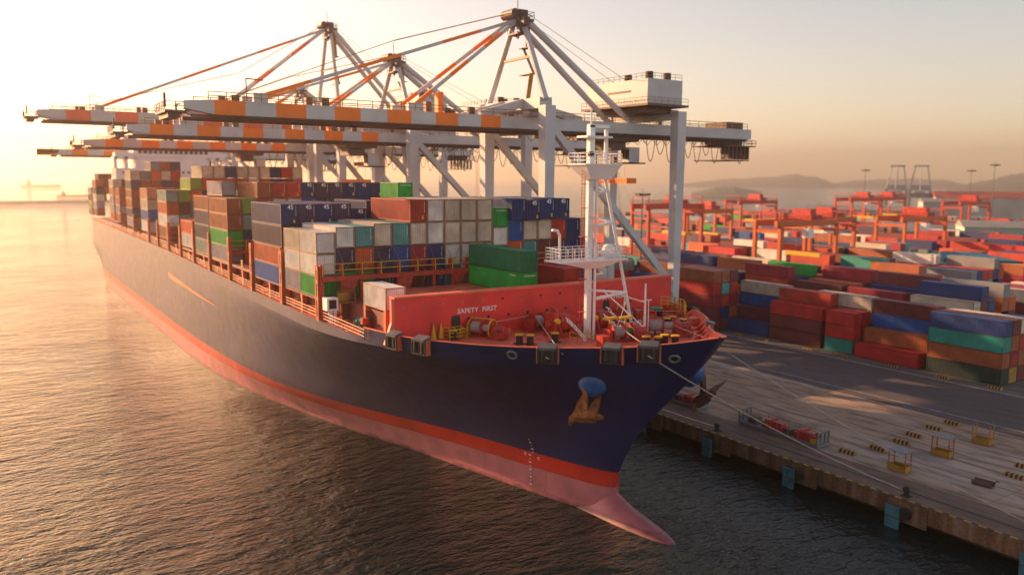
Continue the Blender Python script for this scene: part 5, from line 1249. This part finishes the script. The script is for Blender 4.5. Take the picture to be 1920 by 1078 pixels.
for i, (u, d, h, l) in enumerate(((1822, 372, 9, 'leftmost'), (1838, 360, 8, 'second'), (1852, 372, 9.5, 'tallest middle'), (1868, 358, 8.5, 'fourth'), (1886, 366, 8, 'rightmost'))): tree(u, d, h, f'{l} yellowish green tree in the clump before the green building')
# breakwater, far ships, hills
mb = MB(); random.seed(8)
ys_ = [-900+14*i for i in range(90)]
for a, b in zip(ys_, ys_[1:]):
    h = 2.6+random.random()*0.7; mb.prism([(-1150, a, -1), (-1126, a, -1), (-1134, a, h), (-1142, a, h)], (0, b-a, 0))
structure(mb.build('breakwater', M_rock))
def farship(x, y, L_, label, big, rz):
    c = thing('distant_ship', label, 'ship', (x, y, 0), rz, 'ships far out at sea')
    m = MB(); m.prism([(-L_/2, -L_*.07, 0), (L_*.42, -L_*.07, 0), (L_/2, -L_*.07, L_*.075), (-L_/2, -L_*.07, L_*.06)], (0, L_*.14, 0)); m.build('hull', M_dark, c)
    m = MB(); xx = -L_*0.30 if big else L_*0.25
    m.box(xx-L_*.06, xx+L_*.06, -L_*.05, L_*.05, L_*.06, L_*.15); m.box(xx-L_*.03, xx+L_*.03, -L_*.03, L_*.03, L_*.15, L_*.19); m.tube((xx, 0, L_*.18), (xx, 0, L_*.25), L_*.008); m.build('superstructure', M_lamp, c)
x, y = ground_at(92, 3000); farship(x, y, 118, 'grey cargo ship in the haze near the horizon at left', True, YAW*0+R(90)-0.05)
x, y = ground_at(150, 1560); farship(x, y, 52, 'small coaster half hidden behind the stern stacks', True, R(90))
def hill(pts, dist, label):
    m = MB(); n_ = len(pts); rows_ = []
    for k in range(7):
        row = []
        for (u, h) in pts:
            x, y = ground_at(u, dist+dist*0.09*k); z = h*math.sin(math.pi*min(1, (k+0.0)/6)*0.5)**0.9*(1+0.10*math.sin(u*0.11+k*1.7)+0.05*math.sin(u*0.37+k)); row.append(len(m.v)); m.v.append((x, y, z if k else -2))
        rows_.append(row)
    for a, b in zip(rows_, rows_[1:]):
        for i in range(n_-1): m.face((a[i], a[i+1], b[i+1], b[i]))
    o = m.build(label, M_hill, fix=False, smooth=True); structure(o)
def ridge(u0, u1, prof, n_=60): return [(u0+(u1-u0)*i/n_, lerp_tab(u0+(u1-u0)*i/n_, prof)) for i in range(n_+1)]
hill(ridge(1260, 1560, [(1260, 0), (1340, 40), (1400, 52), (1440, 62), (1480, 78), (1520, 60), (1560, 8)]), 4200, 'hills')
hill(ridge(1520, 1800, [(1520, 4), (1600, 40), (1680, 55), (1760, 45), (1800, 10)]), 4600, 'hills')
hill(ridge(1760, 2300, [(1760, 0), (1830, 40), (1880, 66), (1930, 92), (2050, 130), (2300, 150)]), 3000, 'hills')
hill(ridge(1290, 1420, [(1290, 0), (1330, 14), (1370, 18), (1420, 4)]), 1500, 'hills')

# ------------------------------------------------------------------ haze
HAZE = 0.00023
if HAZE:
    mb = MB(); mb.box(-7000, 300, -5000, 7500, -5, 320)
    hz = bpy.data.materials.new('haze'); hz.use_nodes = True; nt = hz.node_tree; nt.nodes.remove(nt.nodes['Principled BSDF'])
    pv = nt.nodes.new('ShaderNodeVolumePrincipled'); pv.inputs['Density'].default_value = HAZE; pv.inputs['Color'].default_value = (0.97, 0.80, 0.70, 1); pv.inputs['Anisotropy'].default_value = 0.68
    nt.links.new(pv.outputs[0], nt.nodes['Material Output'].inputs['Volume'])
    o = mb.build('haze', hz); o['kind'] = 'stuff'; o.display_type = 'WIRE'
print('containers', N_CONT[0])
